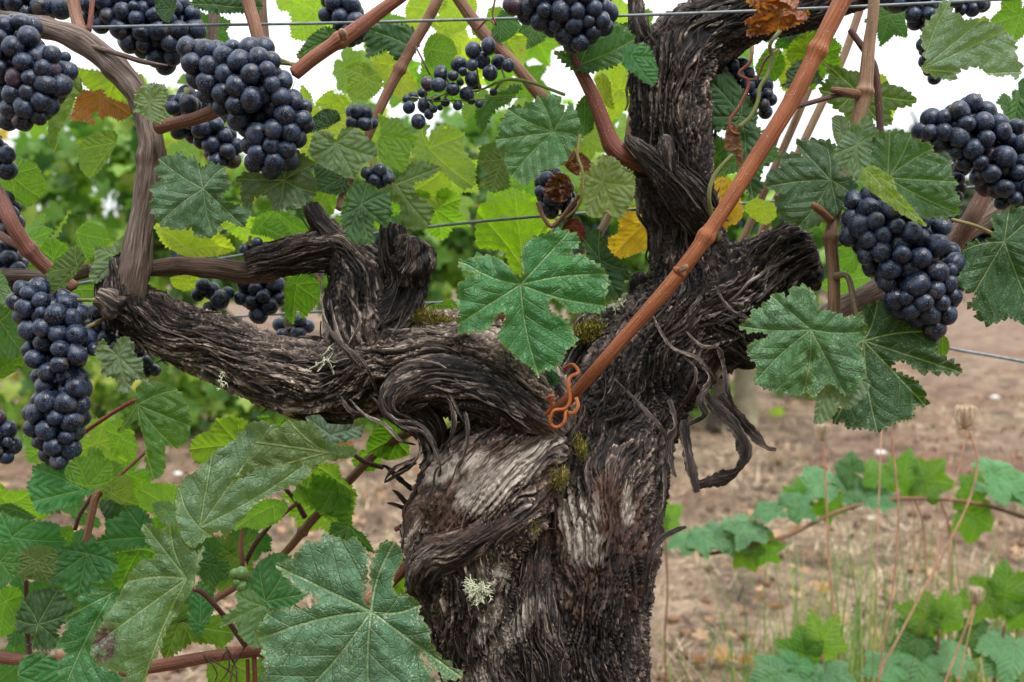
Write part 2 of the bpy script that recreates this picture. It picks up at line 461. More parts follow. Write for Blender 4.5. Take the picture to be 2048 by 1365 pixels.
def mat_plain(name, col, rough=0.6, spec=0.3, var=0.3, scale=60.0, bump=0.3, bdist=0.002, use_obj=False, trans=0.0):
    t = NT(name)
    n = t.noise(t.coord('Object'), scale, 4.0, 0.6)
    c = t.objinfo().outputs['Color'] if use_obj else None
    base = c if use_obj else (*col, 1)
    lo = t.mix(1.0, base, (1 - var, 1 - var, 1 - var), 'MULTIPLY')
    hi = t.mix(1.0, base, (1 + var, 1 + var, 1 + var), 'MULTIPLY')
    cc = t.mix(t.mapr(n, 0.3, 0.7), lo, hi)
    b = t.bsdf(cc, rough, spec, t.bump(n, bump, bdist))
    if trans:
        tr = t.n.new('ShaderNodeBsdfTranslucent'); t.set(tr.inputs['Color'], t.mix(1.0, cc, (1.8, 1.7, 0.9), 'MULTIPLY'))
        ms = t.n.new('ShaderNodeMixShader'); ms.inputs[0].default_value = trans
        t.l.new(b.outputs[0], ms.inputs[1]); t.l.new(tr.outputs[0], ms.inputs[2])
        return t.done(ms.outputs[0])
    return t.done(b.outputs[0])
def mat_tinted(name, stops, trans=0.35, rough=0.5):
    """leafy or strawy mass, colour by the per-piece 'tint' attribute"""
    t = NT(name)
    r = t.n.new('ShaderNodeValToRGB'); t.set(r.inputs[0], t.attr('tint').outputs['Fac'])
    cr = r.color_ramp
    cr.elements[0].position = stops[0][0]; cr.elements[0].color = (*stops[0][1], 1)
    cr.elements[1].position = stops[-1][0]; cr.elements[1].color = (*stops[-1][1], 1)
    for p, c in stops[1:-1]:
        e = cr.elements.new(p); e.color = (*c, 1)
    n = t.noise(t.coord('Object'), 30.0, 2.0)
    col = t.mix(t.mapr(n, 0.3, 0.7, 0.0, 0.35), r.outputs[0], t.mix(1.0, r.outputs[0], (0.6, 0.65, 0.6), 'MULTIPLY'))
    b = t.bsdf(col, rough, 0.35)
    tr = t.n.new('ShaderNodeBsdfTranslucent'); t.set(tr.inputs['Color'], t.mix(1.0, col, (1.9, 1.8, 0.8), 'MULTIPLY'))
    ms = t.n.new('ShaderNodeMixShader'); ms.inputs[0].default_value = trans
    t.l.new(b.outputs[0], ms.inputs[1]); t.l.new(tr.outputs[0], ms.inputs[2])
    return t.done(ms.outputs[0])
M_BARK, M_CANE, M_OLD, M_LEAF, M_GRAPE = mat_bark(), mat_cane(), mat_old(), mat_leaf(), mat_grape()
M_WIRE = mat_plain('galvanised_wire', (0.16, 0.19, 0.21), 0.42, 0.5, 0.35, 200.0, 0.2, 0.0005)
M_STALK = mat_plain('green_stalk', (0.2, 0.2, 0.1), 0.5, 0.35, 0.3, 90.0, 0.2, 0.0006, use_obj=True)
# ------------------------------------------------------------------ ground and what lies on it
def mat_ground():
    t = NT('dry_mown_ground')
    c = t.coord('Object')
    big = t.noise(c, 0.9, 5.0, 0.6); mid = t.noise(c, 7.0, 5.0, 0.65); fine = t.noise(c, 60.0, 4.0, 0.7)
    col = t.mix(t.mapr(mid, 0.35, 0.65), (0.13, 0.083, 0.056), (0.37, 0.265, 0.18))
    col = t.mix(t.mapr(big, 0.5, 0.62, 0, 0.85), col, (0.19, 0.095, 0.06))
    col = t.mix(t.mapr(mid, 0.48, 0.36, 0, 0.75), t.mix(t.mapr(fine, 0.4, 0.62, 0, 0.6), col, (0.07, 0.052, 0.042)), (0.06, 0.042, 0.034))
    gr = t.noise(c, 2.3, 4.0)
    col = t.mix(t.mapr(gr, 0.62, 0.74, 0, 0.25), col, (0.15, 0.19, 0.07))
    return t.done(t.bsdf(col, 0.9, 0.15, t.bump(t.math('ADD', mid, fine), 0.8, 0.02)).outputs[0])
g = np.concatenate([-np.geomspace(300, 6, 14), np.linspace(-5.5, 5.5, 380), np.geomspace(6, 300, 14)])
gy = np.concatenate([-np.geomspace(60, 2, 8), np.linspace(-1.5, 8, 330), np.geomspace(8.6, 400, 26)])
X, Y = np.meshgrid(g, gy)
Zg = 0.018 * fbm(X * 1.3, Y * 1.3, 0.5, 4)
near_ = (np.abs(X) < 6) & (Y < 8.2) & (Y > -2)
Zg = Zg + near_ * 0.014 * (np.abs(noise3(X * 7, Y * 7, .2)) + .6 * noise3(X * 15, Y * 15, 1.2))
V = np.stack([X, Y, Zg], -1).reshape(-1, 3)
me = mesh_np('ground', V, grid_faces(len(gy), len(g), close=False)[:, ::-1], mat_ground())
link('ground', me, kind='structure', label='dry brown mown vineyard ground with straw and bare red earth')

def blades(n, cx, cy, spread_fn, length, width, lean, tint_fn, seg=2, zb=0.0):
    """n curved blades; returns V, F(quads), tint per face"""
    pos = spread_fn(n)
    az = nrs.rand(n) * 2 * np.pi
    L = length[0] + (length[1] - length[0]) * nrs.rand(n)
    W = width * (0.6 + 0.8 * nrs.rand(n))
    el = lean[0] + (lean[1] - lean[0]) * nrs.rand(n)            # elevation from the ground
    d = np.stack([np.cos(az) * np.cos(el), np.sin(az) * np.cos(el), np.sin(el)], -1)
    side = np.stack([-np.sin(az), np.cos(az), 0.3 * nrs.randn(n)], -1)
    dr = (nrs.rand(n) * 0.5)[:, None]
    Vs = []
    for k in range(seg + 1):
        f = k / seg
        c = pos + d * (L * f)[:, None] - np.array([0, 0, 1.0]) * dr * L[:, None] * f * f * np.sin(el)[:, None]
        w = (W * (1 - 0.85 * f) / 2)[:, None]
        Vs += [c - side * w, c + side * w]
    V = np.stack(Vs, 1)
    V[..., 2] += zb
    F = []
    for k in range(seg):
        a = np.arange(n)[:, None] * (2 * (seg + 1)) + 2 * k
        F.append(np.concatenate([a, a + 1, a + 3, a + 2], 1))
    tint = np.tile(tint_fn(n), seg)
    return V.reshape(-1, 3), np.vstack(F), tint
def near_spread(n):
    y = 1.15 + (7.0 - 1.15) * nrs.rand(n) ** 1.9
    x = (nrs.rand(n) - 0.5) * 2 * (0.35 + 0.62 * y)
    k = fbm(x * 2.2, y * 2.2, 3.0, 2)
    keep = k > -0.55 + 0.5 * nrs.rand(n) - 0.25
    x, y = x[keep], y[keep]
    return np.stack([x, y, np.zeros(len(x))], -1)
pts_ = near_spread(80000)
V, F, ti = blades(len(pts_), 0, 0, lambda n: pts_, (0.02, 0.085), 0.0034, (-0.05, 0.9), lambda n: np.clip(.47 + .55 * fbm(pts_[:, 0] * 3.2, pts_[:, 1] * 3.2, 5.5, 3) + .24 * nrs.randn(n), 0, 1))
M_STRAW = mat_tinted('dry_straw', [(0.0, (0.05, 0.035, 0.025)), (0.35, (0.20, 0.135, 0.09)), (0.72, (0.36, 0.265, 0.175)), (1.0, (0.66, 0.54, 0.39))], 0.15, 0.7)
me = mesh_np('dry_grass', V, F, M_STRAW); attr(me, 'tint', ti, 'FACE')
link('dry_grass', me, kind='stuff', label='short dry straw-coloured grass over the vineyard ground', cat='dry grass')

M_GRASS = mat_tinted('green_grass', [(0.0, (0.06, 0.12, 0.035)), (0.5, (0.11, 0.21, 0.05)), (0.85, (0.22, 0.30, 0.10)), (1.0, (0.45, 0.40, 0.2))], 0.35, 0.45)
def clump_spread(cs, sd):
    def f(n):
        idx = nrs.randint(len(cs), size=n)
        c = np.array(cs)[idx]
        return np.stack([c[:, 0] + sd * nrs.randn(n), c[:, 1] + sd * nrs.randn(n), np.zeros(n)], -1)
    return f
cl = []
for (px, py) in ((1700, 1330), (1790, 1290), (1900, 1340), (1980, 1320), (1830, 1360), (1640, 1365), (2020, 1300), (1950, 1250), (1750, 1230), (1860, 1220), (1560, 1300), (1480, 1365), (1690, 1160)):
    q = ground_at(px, py + 230); cl.append((q[0], q[1]))
V1, F1, t1 = blades(700, 0, 0, clump_spread(cl, 0.07), (0.14, 0.42), 0.0036, (1.0, 1.52), lambda n: nrs.rand(n), 4)
cl2 = [tuple(ground_at(nrs.randint(-100, 2150), nrs.randint(760, 1360))[:2]) for _ in range(60)]
V2, F2, t2 = blades(1000, 0, 0, clump_spread(cl2, 0.05), (0.03, 0.09), 0.003, (0.7, 1.5), lambda n: nrs.rand(n), 4)
me = mesh_np('green_grass', np.vstack([V1, V2]), np.vstack([F1, F2 + len(V1)]), M_GRASS); attr(me, 'tint', np.concatenate([t1, t2]), 'FACE')
link('green_grass', me, kind='stuff', label='thin green grass blades growing through the dry straw', cat='grass')

# ------------------------------------------------------------------ leaves seen far off: crowns built of many small lobed leaves
def leaf_card():
    a = np.array([(0, 0.05), (0.30, -0.20), (0.52, 0.10), (0.36, 0.30), (0.60, 0.62), (0.27, 0.60), (0, 1.0), (-0.27, 0.60), (-0.60, 0.62), (-0.36, 0.30), (-0.52, 0.10), (-0.30, -0.20)])
    V = np.column_stack([a[:, 0], a[:, 1], 0.22 * np.abs(a[:, 0]) ** 1.2 - 0.18 * a[:, 1] ** 2])
    V = np.vstack([V, [0, 0.3, 0]])
    F = [(12, i, (i + 1) % 12) for i in range(12)]
    return V, np.array(F)
LC_V, LC_F = leaf_card()
def leaf_cloud(pos, size, up=0.3):
    n = len(pos)
    nrm = nrs.randn(n, 3) * 0.75 + np.array([0, -0.75, up]); nrm /= np.linalg.norm(nrm, axis=1)[:, None]
    ref = np.array([0, 0, -1.0]) + nrs.randn(n, 3) * 0.55
    yv = ref - (ref * nrm).sum(1)[:, None] * nrm; yv /= np.linalg.norm(yv, axis=1)[:, None]
    xv = np.cross(yv, nrm)
    s = size * (0.55 + 0.75 * nrs.rand(n))
    M = np.stack([xv, yv, nrm], 1)                       # rows
    V = pos[:, None] + s[:, None, None] * np.einsum('vk,nkj->nvj', LC_V, M)
    F = LC_F[None] + (np.arange(n) * len(LC_V))[:, None, None]
    return V.reshape(-1, 3), F.reshape(-1, 3)
M_FAR = mat_tinted('far_vine_foliage', [(0.0, (0.035, 0.10, 0.025)), (0.35, (0.10, 0.22, 0.035)), (0.7, (0.22, 0.37, 0.05)), (0.95, (0.38, 0.44, 0.10)), (1.0, (0.5, 0.35, 0.08))], 0.42, 0.45)
M_TREE = mat_tinted('tree_foliage', [(0.0, (0.015, 0.04, 0.02)), (0.6, (0.04, 0.085, 0.04)), (1.0, (0.10, 0.15, 0.06))], 0.25, 0.6)
M_TRUNK = mat_plain('far_vine_trunk', (0.07, 0.055, 0.045), 0.85, 0.15, 0.5, 60.0, 0.8, 0.01)

def ico(sub=2):
    import bmesh
    bm = bmesh.new(); bmesh.ops.create_icosphere(bm, subdivisions=sub, radius=1.0)
    V = np.array([v.co[:] for v in bm.verts]); F = np.array([[v.index for v in f.verts] for f in bm.faces]); bm.free()
    return V, F
ICO2, ICO3 = ico(2), ico(3)
def far_bunch(p, s, parent):
    Vs, Fs = [], []
    for k in range(26):
        f = rnd.random(); r = 0.045 * (1 - 0.75 * f) * s
        a = rnd.random() * 6.28
        c = np.array([math.cos(a) * r, math.sin(a) * r, -f * 0.13 * s])
        Fs.append(ICO1[1] + len(Vs) * len(ICO1[0])); Vs.append(ICO1[0] * 0.010 * s + c + p)
    me = mesh_np('grape_bunch', rel(parent, np.vstack(Vs)), np.vstack(Fs), M_GRAPE)
    return link('grape_bunch', me, parent)
ICO1 = ico(1)
def far_vine(x, y, w, ztop, n, size, label, nb, group, zbot=0.52, dens_top=1.0):
    t = thing('background_vine', (x, y, 0), label, 'grapevine', group)
    tr = np.array([[x, y, 0, 0.035], [x + 0.03, y, 0.3, 0.03], [x - 0.04, y, 0.62, 0.03], [x - 0.02, y, 0.8, 0.02]])
    tube('trunk', tr, M_TRUNK, t, metres=True, step=0.03, sides=10, rough=0.3)
    for s in (-1, 1):
        a = np.array([[x, y, 0.7, 0.022], [x + s * w * 0.2, y, 0.78, 0.018], [x + s * w * 0.48, y, 0.80, 0.012]])
        tube('arm', a, M_TRUNK, t, metres=True, step=0.04, sides=8, rough=0.3)
    u = nrs.rand(n)
    z = zbot + (ztop - zbot) * u ** 0.9
    px_ = x + (nrs.rand(n) - 0.5) * w * 1.12
    # clumps with gaps: keep where a slow noise is high, thinner towards the top
    k = fbm(px_ * 2.6, z * 2.9, y, 3)
    edge = (z - zbot) / (ztop - zbot)
    keep = (k > -0.42 + 0.55 * edge ** 3 * dens_top)
    low = (z < zbot + 0.15) & (nrs.rand(n) > 0.4)
    keep &= ~low
    px_, z = px_[keep], z[keep]
    py_ = y + 0.17 * nrs.randn(len(z))
    V, F = leaf_cloud(np.stack([px_, py_, z], -1), size)
    me = mesh_np('crown', rel(t, V), F, M_FAR, smooth=False)
    tt = np.clip(0.42 + 0.28 * nrs.randn(len(z)) + 0.25 * fbm(px_ * 2, z * 2, 9.0, 2), 0, 1)
    attr(me, 'tint', np.repeat(tt, 12), 'FACE')
    link('crown', me, t)
    for k in range(nb):
        far_bunch(np.array([x + (rnd.random() - 0.5) * w * 0.95, y - 0.22 - rnd.random() * 0.06, 0.80 + rnd.random() * 0.14]), 1.0 + 0.3 * rnd.random(), t)
    return t
ROW = 4.3
vx = [-3.1, -2.0, -0.95, 0.02, 0.88]
vlab = ['background vine at the far left edge behind the hanging bunches', 'dense green background vine seen below the big hanging bunch',
        'background vine hung with small dark bunches between the two arms', 'background vine just behind the large central leaf',
        'background vine right of the dark upright arm']
for x, lb, zt in zip(vx, vlab, (1.50, 1.46, 1.42, 1.38, 1.10)):
    far_vine(x, ROW, 1.15, zt, 1500, 0.085, lb, 7, 'vines of the next row')
for x, lb in ((-1.9, 'unseen vine added behind the camera to cut front light, to the left'), (0.0, 'unseen vine added directly behind the camera to cut front light'), (1.9, 'unseen vine added behind the camera to cut front light, to the right')):
    far_vine(x, -1.75, 2.0, 1.95, 1500, 0.13, lb, 0, 'unseen vines added behind the camera to cut front light', zbot=0.45, dens_top=.4)  # out-of-view vines, added to block low sky and cut the flat front light
# low suckers and weeds under the next row
for (px, py, w, lb) in ((420, 870, 0.55, 'low leafy sucker clump on the ground under the left arm'), (1330, 830, 0.3, 'low leafy clump on the ground left of the pale post'), (1650, 800, 0.35, 'low leafy clump on the ground right of the pale post'), (120, 880, .5, 'low leafy clump on the ground behind the long hanging bunch'), (760, 860, .5, 'low leafy clump seen between the left arm and the trunk'), (270, 860, .5, 'low leafy clump behind the hanging light green leaf'), (590, 855, .45, 'low leafy clump under the middle of the left arm')):
    q = ground_at(px, py)
    t = thing('leafy_sucker', q, lb, 'sucker', 'leafy suckers under the next row')
    n = 240
    p = np.stack([q[0] + w * nrs.randn(n) * 0.5, q[1] + 0.1 * nrs.randn(n), 0.03 + 0.34 * nrs.rand(n)], -1)
    V, F = leaf_cloud(p, 0.07)
    me = mesh_np('crown', rel(t, V), F, M_FAR, smooth=False); attr(me, 'tint', np.repeat(np.clip(nrs.rand(n), 0, 1), 12), 'FACE')
    link('crown', me, t)
    tube('stem', np.array([[*q, 0.006], [q[0], q[1], 0.2, 0.004]]), M_TRUNK, t, metres=True, step=.03, sides=6)
for x, lb in ((-7.0, 'farthest vine at the left, seen through the next row'), (-4.2, 'farthest vine behind the left arm'), (-1.4, 'farthest vine behind the fork of the trunk'), (1.4, 'farthest vine behind the central leaf')):
    far_vine(x, 10.5, 2.9, 1.55, 1500, 0.13, lb, 0, 'vines of the far row', zbot=0.4)

def far_tree(x, y, h, w, n, size, label, trunk_h=0.35):
    t = thing('tree', (x, y, 0), label, 'tree', 'trees on the horizon')
    tube('trunk', np.array([[x, y, 0, w * 0.05], [x + .1, y, h * 0.4, w * 0.04], [x, y, h * 0.8, w * 0.015]]), M_TRUNK, t, metres=True, step=0.3, sides=8)
    for k in range(5):
        a = rnd.random() * 6.28
        z0 = h * (0.3 + 0.1 * k)
        tube('limb', np.array([[x, y, z0, w * 0.018], [x + math.cos(a) * w * 0.2, y + math.sin(a) * w * .2, z0 + h * 0.1, w * 0.012], [x + math.cos(a) * w * 0.38, y + math.sin(a) * w * .38, z0 + h * 0.17, w * 0.005]]), M_TRUNK, t, metres=True, step=0.3, sides=6)
    cl = []
    for k in range(16):
        a = rnd.random() * 6.28; q = rnd.random() ** 0.6
        cl.append((x + math.cos(a) * w * 0.42 * q, y + math.sin(a) * w * .42 * q, h * (trunk_h + (0.95 - trunk_h) * rnd.random()) , w * (0.13 + 0.1 * rnd.random())))
    cl = np.array(cl)[nrs.randint(16, size=n)]
    d = nrs.randn(n, 3); d /= np.linalg.norm(d, axis=1)[:, None]; d *= (nrs.rand(n) ** 0.5)[:, None]
    p = cl[:, :3] + d * cl[:, 3:4] * np.array([1, 1, 0.8])
    V, F = leaf_cloud(p, size, 0.6)
    me = mesh_np('crown', rel(t, V), F, M_TREE, smooth=False); attr(me, 'tint', np.repeat(nrs.rand(n), 12), 'FACE')
    link('crown', me, t)
for (px, d, ytop, w, lb) in ((1850, 26, 190, 4.2, 'dark tree on the horizon left of the right-hand bunch'), (1690, 30, 290, 4.8, 'lower rounded tree on the horizon beside the orange-brown cane'), (1560, 34, 400, 4.5, 'low dark tree on the horizon behind the yellow leaf'), (2020, 32, 260, 6.0, 'dark tree on the horizon at the far right edge'), (1790, 40, 390, 7.0, 'broad low tree in the distance behind the right-hand cane')):
    far_tree((px - 1024) / FPX * d, d, CAM_Z + (540 - ytop) / FPX * d, w, 2200, 0.26, lb, 0.2)

# dead leaf litter, twigs and clods between the rows
M_LIT = mat_tinted('leaf_litter', [(0.0, (0.06, 0.03, 0.02)), (0.5, (0.20, 0.10, 0.055)), (1.0, (0.42, 0.27, 0.16))], 0.1, 0.8)
n = 1500
ly = 1.3 + 5.5 * nrs.rand(n) ** 1.5; lx = (nrs.rand(n) - .5) * 2 * (0.4 + .62 * ly)
kk = fbm(lx * 1.7, ly * 1.7, 8.0, 2) > -.1; lx, ly = lx[kk], ly[kk]
V, F = leaf_cloud(np.stack([lx, ly, .016 + .012 * nrs.rand(len(lx))], -1), .026, 2.2)
me = mesh_np('leaf_litter', V, F, M_LIT, smooth=False); attr(me, 'tint', np.repeat(nrs.rand(len(lx)), 12), 'FACE')
link('leaf_litter', me, kind='stuff', label='scattered brown leaf litter over the straw between the rows', cat='leaf litter')
n = 900
Vc, Fc = [], []
for k in range(n):
    y_ = 1.4 + 5 * rnd.random() ** 1.4; x_ = rnd.uniform(-1, 1) * (.4 + .6 * y_); r_ = rnd.uniform(.004, .014)
    Fc.append(ICO1[1] + k * len(ICO1[0])); Vc.append(ICO1[0] * r_ * np.array([1, rnd.uniform(.6, 1.2), rnd.uniform(.5, .9)]) * (1 + .25 * nrs.rand(len(ICO1[0]), 1)) + np.array([x_, y_, .01]))
me = mesh_np('clods', np.vstack(Vc), np.vstack(Fc), M_LIT, smooth=False); attr(me, 'tint', np.repeat(nrs.rand(n) * .6, len(ICO1[1])), 'FACE')
link('clods', me, kind='stuff', label='small brown clods of earth scattered between the rows', cat='clods')

# post of the next row, its drip hose and wires
q = ground_at(1492, 852)
M_POST = mat_plain('pale_post_wood', (0.30, 0.26, 0.17), 0.8, 0.2, 0.35, 18.0, 0.8, 0.01)
t = thing('wooden_post', q, 'pale round wooden post standing in the next row', 'post')
tube('shaft', np.array([[q[0], q[1], -0.05, 0.055], [q[0] - .01, q[1], 0.5, 0.052], [q[0] - 0.015, q[1], 1.05, 0.05]]), M_POST, t, metres=True, step=0.02, sides=18, rough=0.05)
tube('wire_staple', np.array([[q[0] - 0.03, q[1] - 0.055, 0.62, 0.003], [q[0] - 0.01, q[1] - 0.066, 0.63, 0.003], [q[0] + 0.02, q[1] - 0.055, 0.62, 0.003]]), M_WIRE, t, metres=True, step=0.01, sides=6)
M_HOSE = mat_plain('black_hose', (0.015, 0.015, 0.015), 0.5, 0.4, 0.2, 20.0, 0.1, 0.002)
hs = [[x, ROW - 0.03, 0.335 - 0.02 * math.cos(x * 2.6), 0.009] for x in np.linspace(-4.5, 1.3, 24)]
tube('drip_hose', np.array(hs), M_HOSE, None, metres=True, step=0.05, sides=8, label='black drip hose strung low along the next row', cat='hose')
tube('trellis_wire', np.array([[x, ROW, 0.86, 0.002] for x in np.linspace(-4.5, 1.6, 6)]), M_WIRE, None, metres=True, step=0.3, sides=6, label='blurred fruiting wire running through the next row', cat='wire', group='trellis wires')

# ------------------------------------------------------------------ trellis wires of the near row
def wire(pts, label, r=3.1):
    pts = [(p[0], p[1], p[2], r) for p in pts]
    return tube('trellis_wire', pts, M_WIRE, None, step=0.01, sides=8, label=label, cat='wire', group='trellis wires')
wire([(-600, 78, .66), (140, 56, .655), (640, 47, .65), (1000, 38, .645), (1330, 29, .645), (1700, 14, .645), (2048, -3, .65), (2700, -35, .66)], 'grey top wire crossing above the hanging bunches')
wire([(-600, 700, .70), (100, 578, .69), (430, 520, .69), (745, 468, .69), (1080, 433, .69), (1550, 403, .70), (2048, 368, .71), (2700, 325, .72)], 'slanting middle wire running behind the forked trunk')
wire([(-600, 680, .80), (530, 630, .80), (830, 608, .80), (1250, 590, .80), (1500, 582, .8), (1700, 640, .8)], 'thin lower wire behind the large central leaf', 2.6)
wire([(1400, 590, .92), (1740, 655, .92), (1900, 697, .92), (2048, 724, .92), (2700, 850, .92)], 'wire sagging over the bare ground at the right edge', 3.2)
# ------------------------------------------------------------------ the old vine
VINE = thing('grapevine', (P(1090, 2480, .66)[0], P(1090, 2480, .66)[1], 0.0), 'old gnarled vine with shaggy dark bark, forking trunk, leaves and brown canes', 'grapevine')

def surf_masks(V, spots):
    """0..1 blotches, spots rows (px, py, depth, rx_m, ry_m, angle_deg)"""
    m = np.zeros(len(V))
    for (px, py, d, rx, ry, an) in spots:
        c = P(px, py, d)
        q = V - c
        a = math.radians(an)
        u = (q[:, 0] * math.cos(a) + q[:, 2] * math.sin(a)) / rx
        w = (-q[:, 0] * math.sin(a) + q[:, 2] * math.cos(a)) / ry
        e = np.sqrt(u * u + w * w) + 0.45 * fbm(V[:, 0] * 60, V[:, 1] * 60, V[:, 2] * 60, 2)
        m = np.maximum(m, np.clip((1.15 - e) * 2.5, 0, 1) * (q[:, 1] < 0.06))
    return m
PALE = [(1010, 950, .60, .036, .012, 28), (1085, 905, .60, .020, .007, 25), (1165, 1070, .60, .012, .026, 8), (1258, 1020, .61, .004, .012, 0), (1000, 1290, .62, .007, .038, -38), (985, 1230, .62, .006, .02, -30), (975, 1150, .61, .013, .010, 0), (900, 940, .60, .02, .006, 25)]
RED = [(960, 975, .60, .060, .024, 22), (1200, 1110, .60, .034, .042, 0), (1050, 900, .60, .03, .014, 10)]
SHELLS = []
def bark_tube(name, pts, label=None, ds=0.0011, dt=0.00075, amp=1.0, lump=1.0, twist=0.0, color=(1.25, 1.18, 1.14, 1), seed=0, flow=1.0, parent=None, rag=0.0, knob=0.0, ell=1.0):
    C = px3(pts)
    L = np.linalg.norm(np.diff(C[:, :3], axis=0), axis=1).sum()
    ns = int(L / ds)
    S, tt = catmull(C, ns)
    T, N, B = frames(S[:, :3])
    # smooth frames along the limb so the sweep does not kink
    rbar = float(np.median(S[:, 3]))
    nt = int(2 * math.pi * rbar / dt * 0.8)
    ph = np.arange(nt) / nt * 2 * np.pi
    th = ph - 0.42 * np.sin(ph)
    s2 = tt[:, None] * np.ones(nt)[None]
    tw = th[None] + twist * tt[:, None]
    R = rbar
    sd = seed * 17.3
    # flow: the grain swirls
    X0 = np.cos(th)[None] * R + 0 * s2; Y0 = np.sin(th)[None] * R + 0 * s2
    wa = noise3(X0 * 26 + sd, Y0 * 26, s2 * 20) * 0.55 + 0.13 * noise3(X0 * 70 + sd, Y0 * 70, s2 * 55)
    tw = tw + flow * wa * 0.014 / max(R, .012) * 1.6
    sw = s2 + flow * 0.012 * noise3(X0 * 30 + 9 + sd, Y0 * 30, s2 * 24)
    cx, cy = np.cos(tw) * R, np.sin(tw) * R
    lumps = noise3(X0 * 22 + sd, Y0 * 22, s2 * 16) * 1.0 + 0.6 * noise3(X0 * 48 + sd, Y0 * 48, s2 * 34)
    n1 = noise3(cx * 120 + sd, cy * 120, sw * 13)
    n2 = noise3(cx * 260 + sd, cy * 260, sw * 18 + 4)
    n3 = noise3(cx * 560 + sd, cy * 560, sw * 34 + 8)
    n4 = noise3(cx * 1150 + sd, cy * 1150, sw * 85 + 2)
    n5 = noise3(cx * 430 + sd, cy * 430, sw * 130 + 5)
    n6 = noise3(cx * 210 + sd, cy * 210, sw * 80 + 7)
    crack = np.clip(1 - np.abs(n6) * 11, 0, 1) * np.clip(noise3(X0 * 40 + sd, Y0 * 40, s2 * 30 + 6) * 3 + .5, 0, 1)
    lay_v = (n1 * 0.8 + 0.7 * n2 + 0.35 * n3) * 3.6 + 10
    lay = lay_v - np.floor(lay_v)
    edge = np.clip(lay * 1.15, 0, 1) ** 1.6                # peeling layers: slow rise, abrupt edge
    lid = np.floor(lay_v)
    tone = (np.sin(lid * 12.9898 + sd) * 43758.5453) % 1.0
    crev = -np.clip(np.abs(n1) * -9 + 1, 0, 1) * 1.0 - 0.6 * np.clip(np.abs(n2) * -8 + 1, 0, 1)
    wide = np.clip(S[:, 3] / 0.03, 0.25, 1.0)[:, None]
    D = (lumps * 0.0042 * lump - 0.0024 * min(amp, 1) + amp * (-crack * 0.0018 + crev * 0.0034 + edge * 0.0030 + n2 * 0.0022 + n3 * 0.0012 + np.clip(np.abs(n5) * 6, 0, 1) * 0.0013 + (1 - np.abs(n4) * 3) * 0.0005 + np.abs(n3) * 0.0012)) * wide
    if rag:
        k = noise3(cx * 200, cy * 200, sw * 70 + 3)
        D = D + rag * np.clip(k - 0.12, 0, 1) * 0.02 * wide
    if knob:
        k = noise3(X0 * 130 + sd, Y0 * 130, s2 * 130)
        D = D + knob * (np.abs(k)) * 0.006
    rr = S[:, 3][:, None] * (1 + (ell - 1) * np.cos(th)[None] ** 2) + D
    rr = np.maximum(rr, 0.0004)
    V = S[:, None, :3] + rr[..., None] * (np.cos(th)[None, :, None] * N[:, None] + np.sin(th)[None, :, None] * B[:, None])
    # abrupt ends: scraggly disc
    Vf = V.reshape(-1, 3)
    F = grid_faces(ns, nt)
    par = parent or VINE
    me = mesh_np(name, rel(par, Vf), F, M_BARK)
    rim = np.clip((lay - .80) / .14, 0, 1)
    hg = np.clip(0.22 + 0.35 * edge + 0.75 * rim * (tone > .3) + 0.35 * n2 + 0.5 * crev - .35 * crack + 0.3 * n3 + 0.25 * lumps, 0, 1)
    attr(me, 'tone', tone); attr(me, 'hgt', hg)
    attr(me, 'pale', surf_masks(Vf, PALE)); attr(me, 'red', surf_masks(Vf, RED))
    j = np.arange(nt)
    # UV: u along the limb, v around it, following the swirl
    vcoord = (tw * R).reshape(-1); ucoord = sw.reshape(-1)
    fi = F.reshape(-1)
    vv = vcoord[fi].reshape(-1, 4); 
    wrap = (vv.max(1) - vv.min(1)) > R * 3
    seam = wrap[:, None] & (vv < vv.mean(1)[:, None])
    vv = np.where(seam, vv + 2 * math.pi * R, vv)
    uvs(me, 'UVMap', np.stack([ucoord[fi], vv.reshape(-1)], -1))
    o = link(name, me, par, color=color, label=label)
    SHELLS.append(dict(V=V, th=th, s=tt, r=S[:, 3], N=N, B=B, T=T, obj=o, amp=amp, L=L))
    return o

Z = 0.655
# right-hand half of the trunk and the dark upright arm growing out of it
TR = bark_tube('trunk', [(1180, 2520, .67, 120), (1170, 2100, .67, 110), (1180, 1700, .665, 108), (1195, 1450, .66, 106), (1190, 1365, .655, 104), (1185, 1250, .652, 104), (1190, 1150, .65, 112), (1200, 1050, .65, 120), (1215, 950, .655, 118), (1240, 850, .665, 108), (1280, 760, .67, 112), (1345, 670, .67, 112), (1385, 580, .67, 90), (1375, 480, .67, 72), (1355, 400, .67, 74), (1345, 300, .67, 76), (1338, 200, .67, 76), (1350, 130, .67, 80), (1400, 72, .672, 68), (1490, 35, .675, 58), (1600, 12, .68, 50), (1720, -25, .69, 42), (1950, -90, .70, 36), (2300, -160, .72, 32)],
    ds=0.0012, dt=0.0008, lump=0.9, seed=1, color=(1.7, 1.6, 1.52, 1))
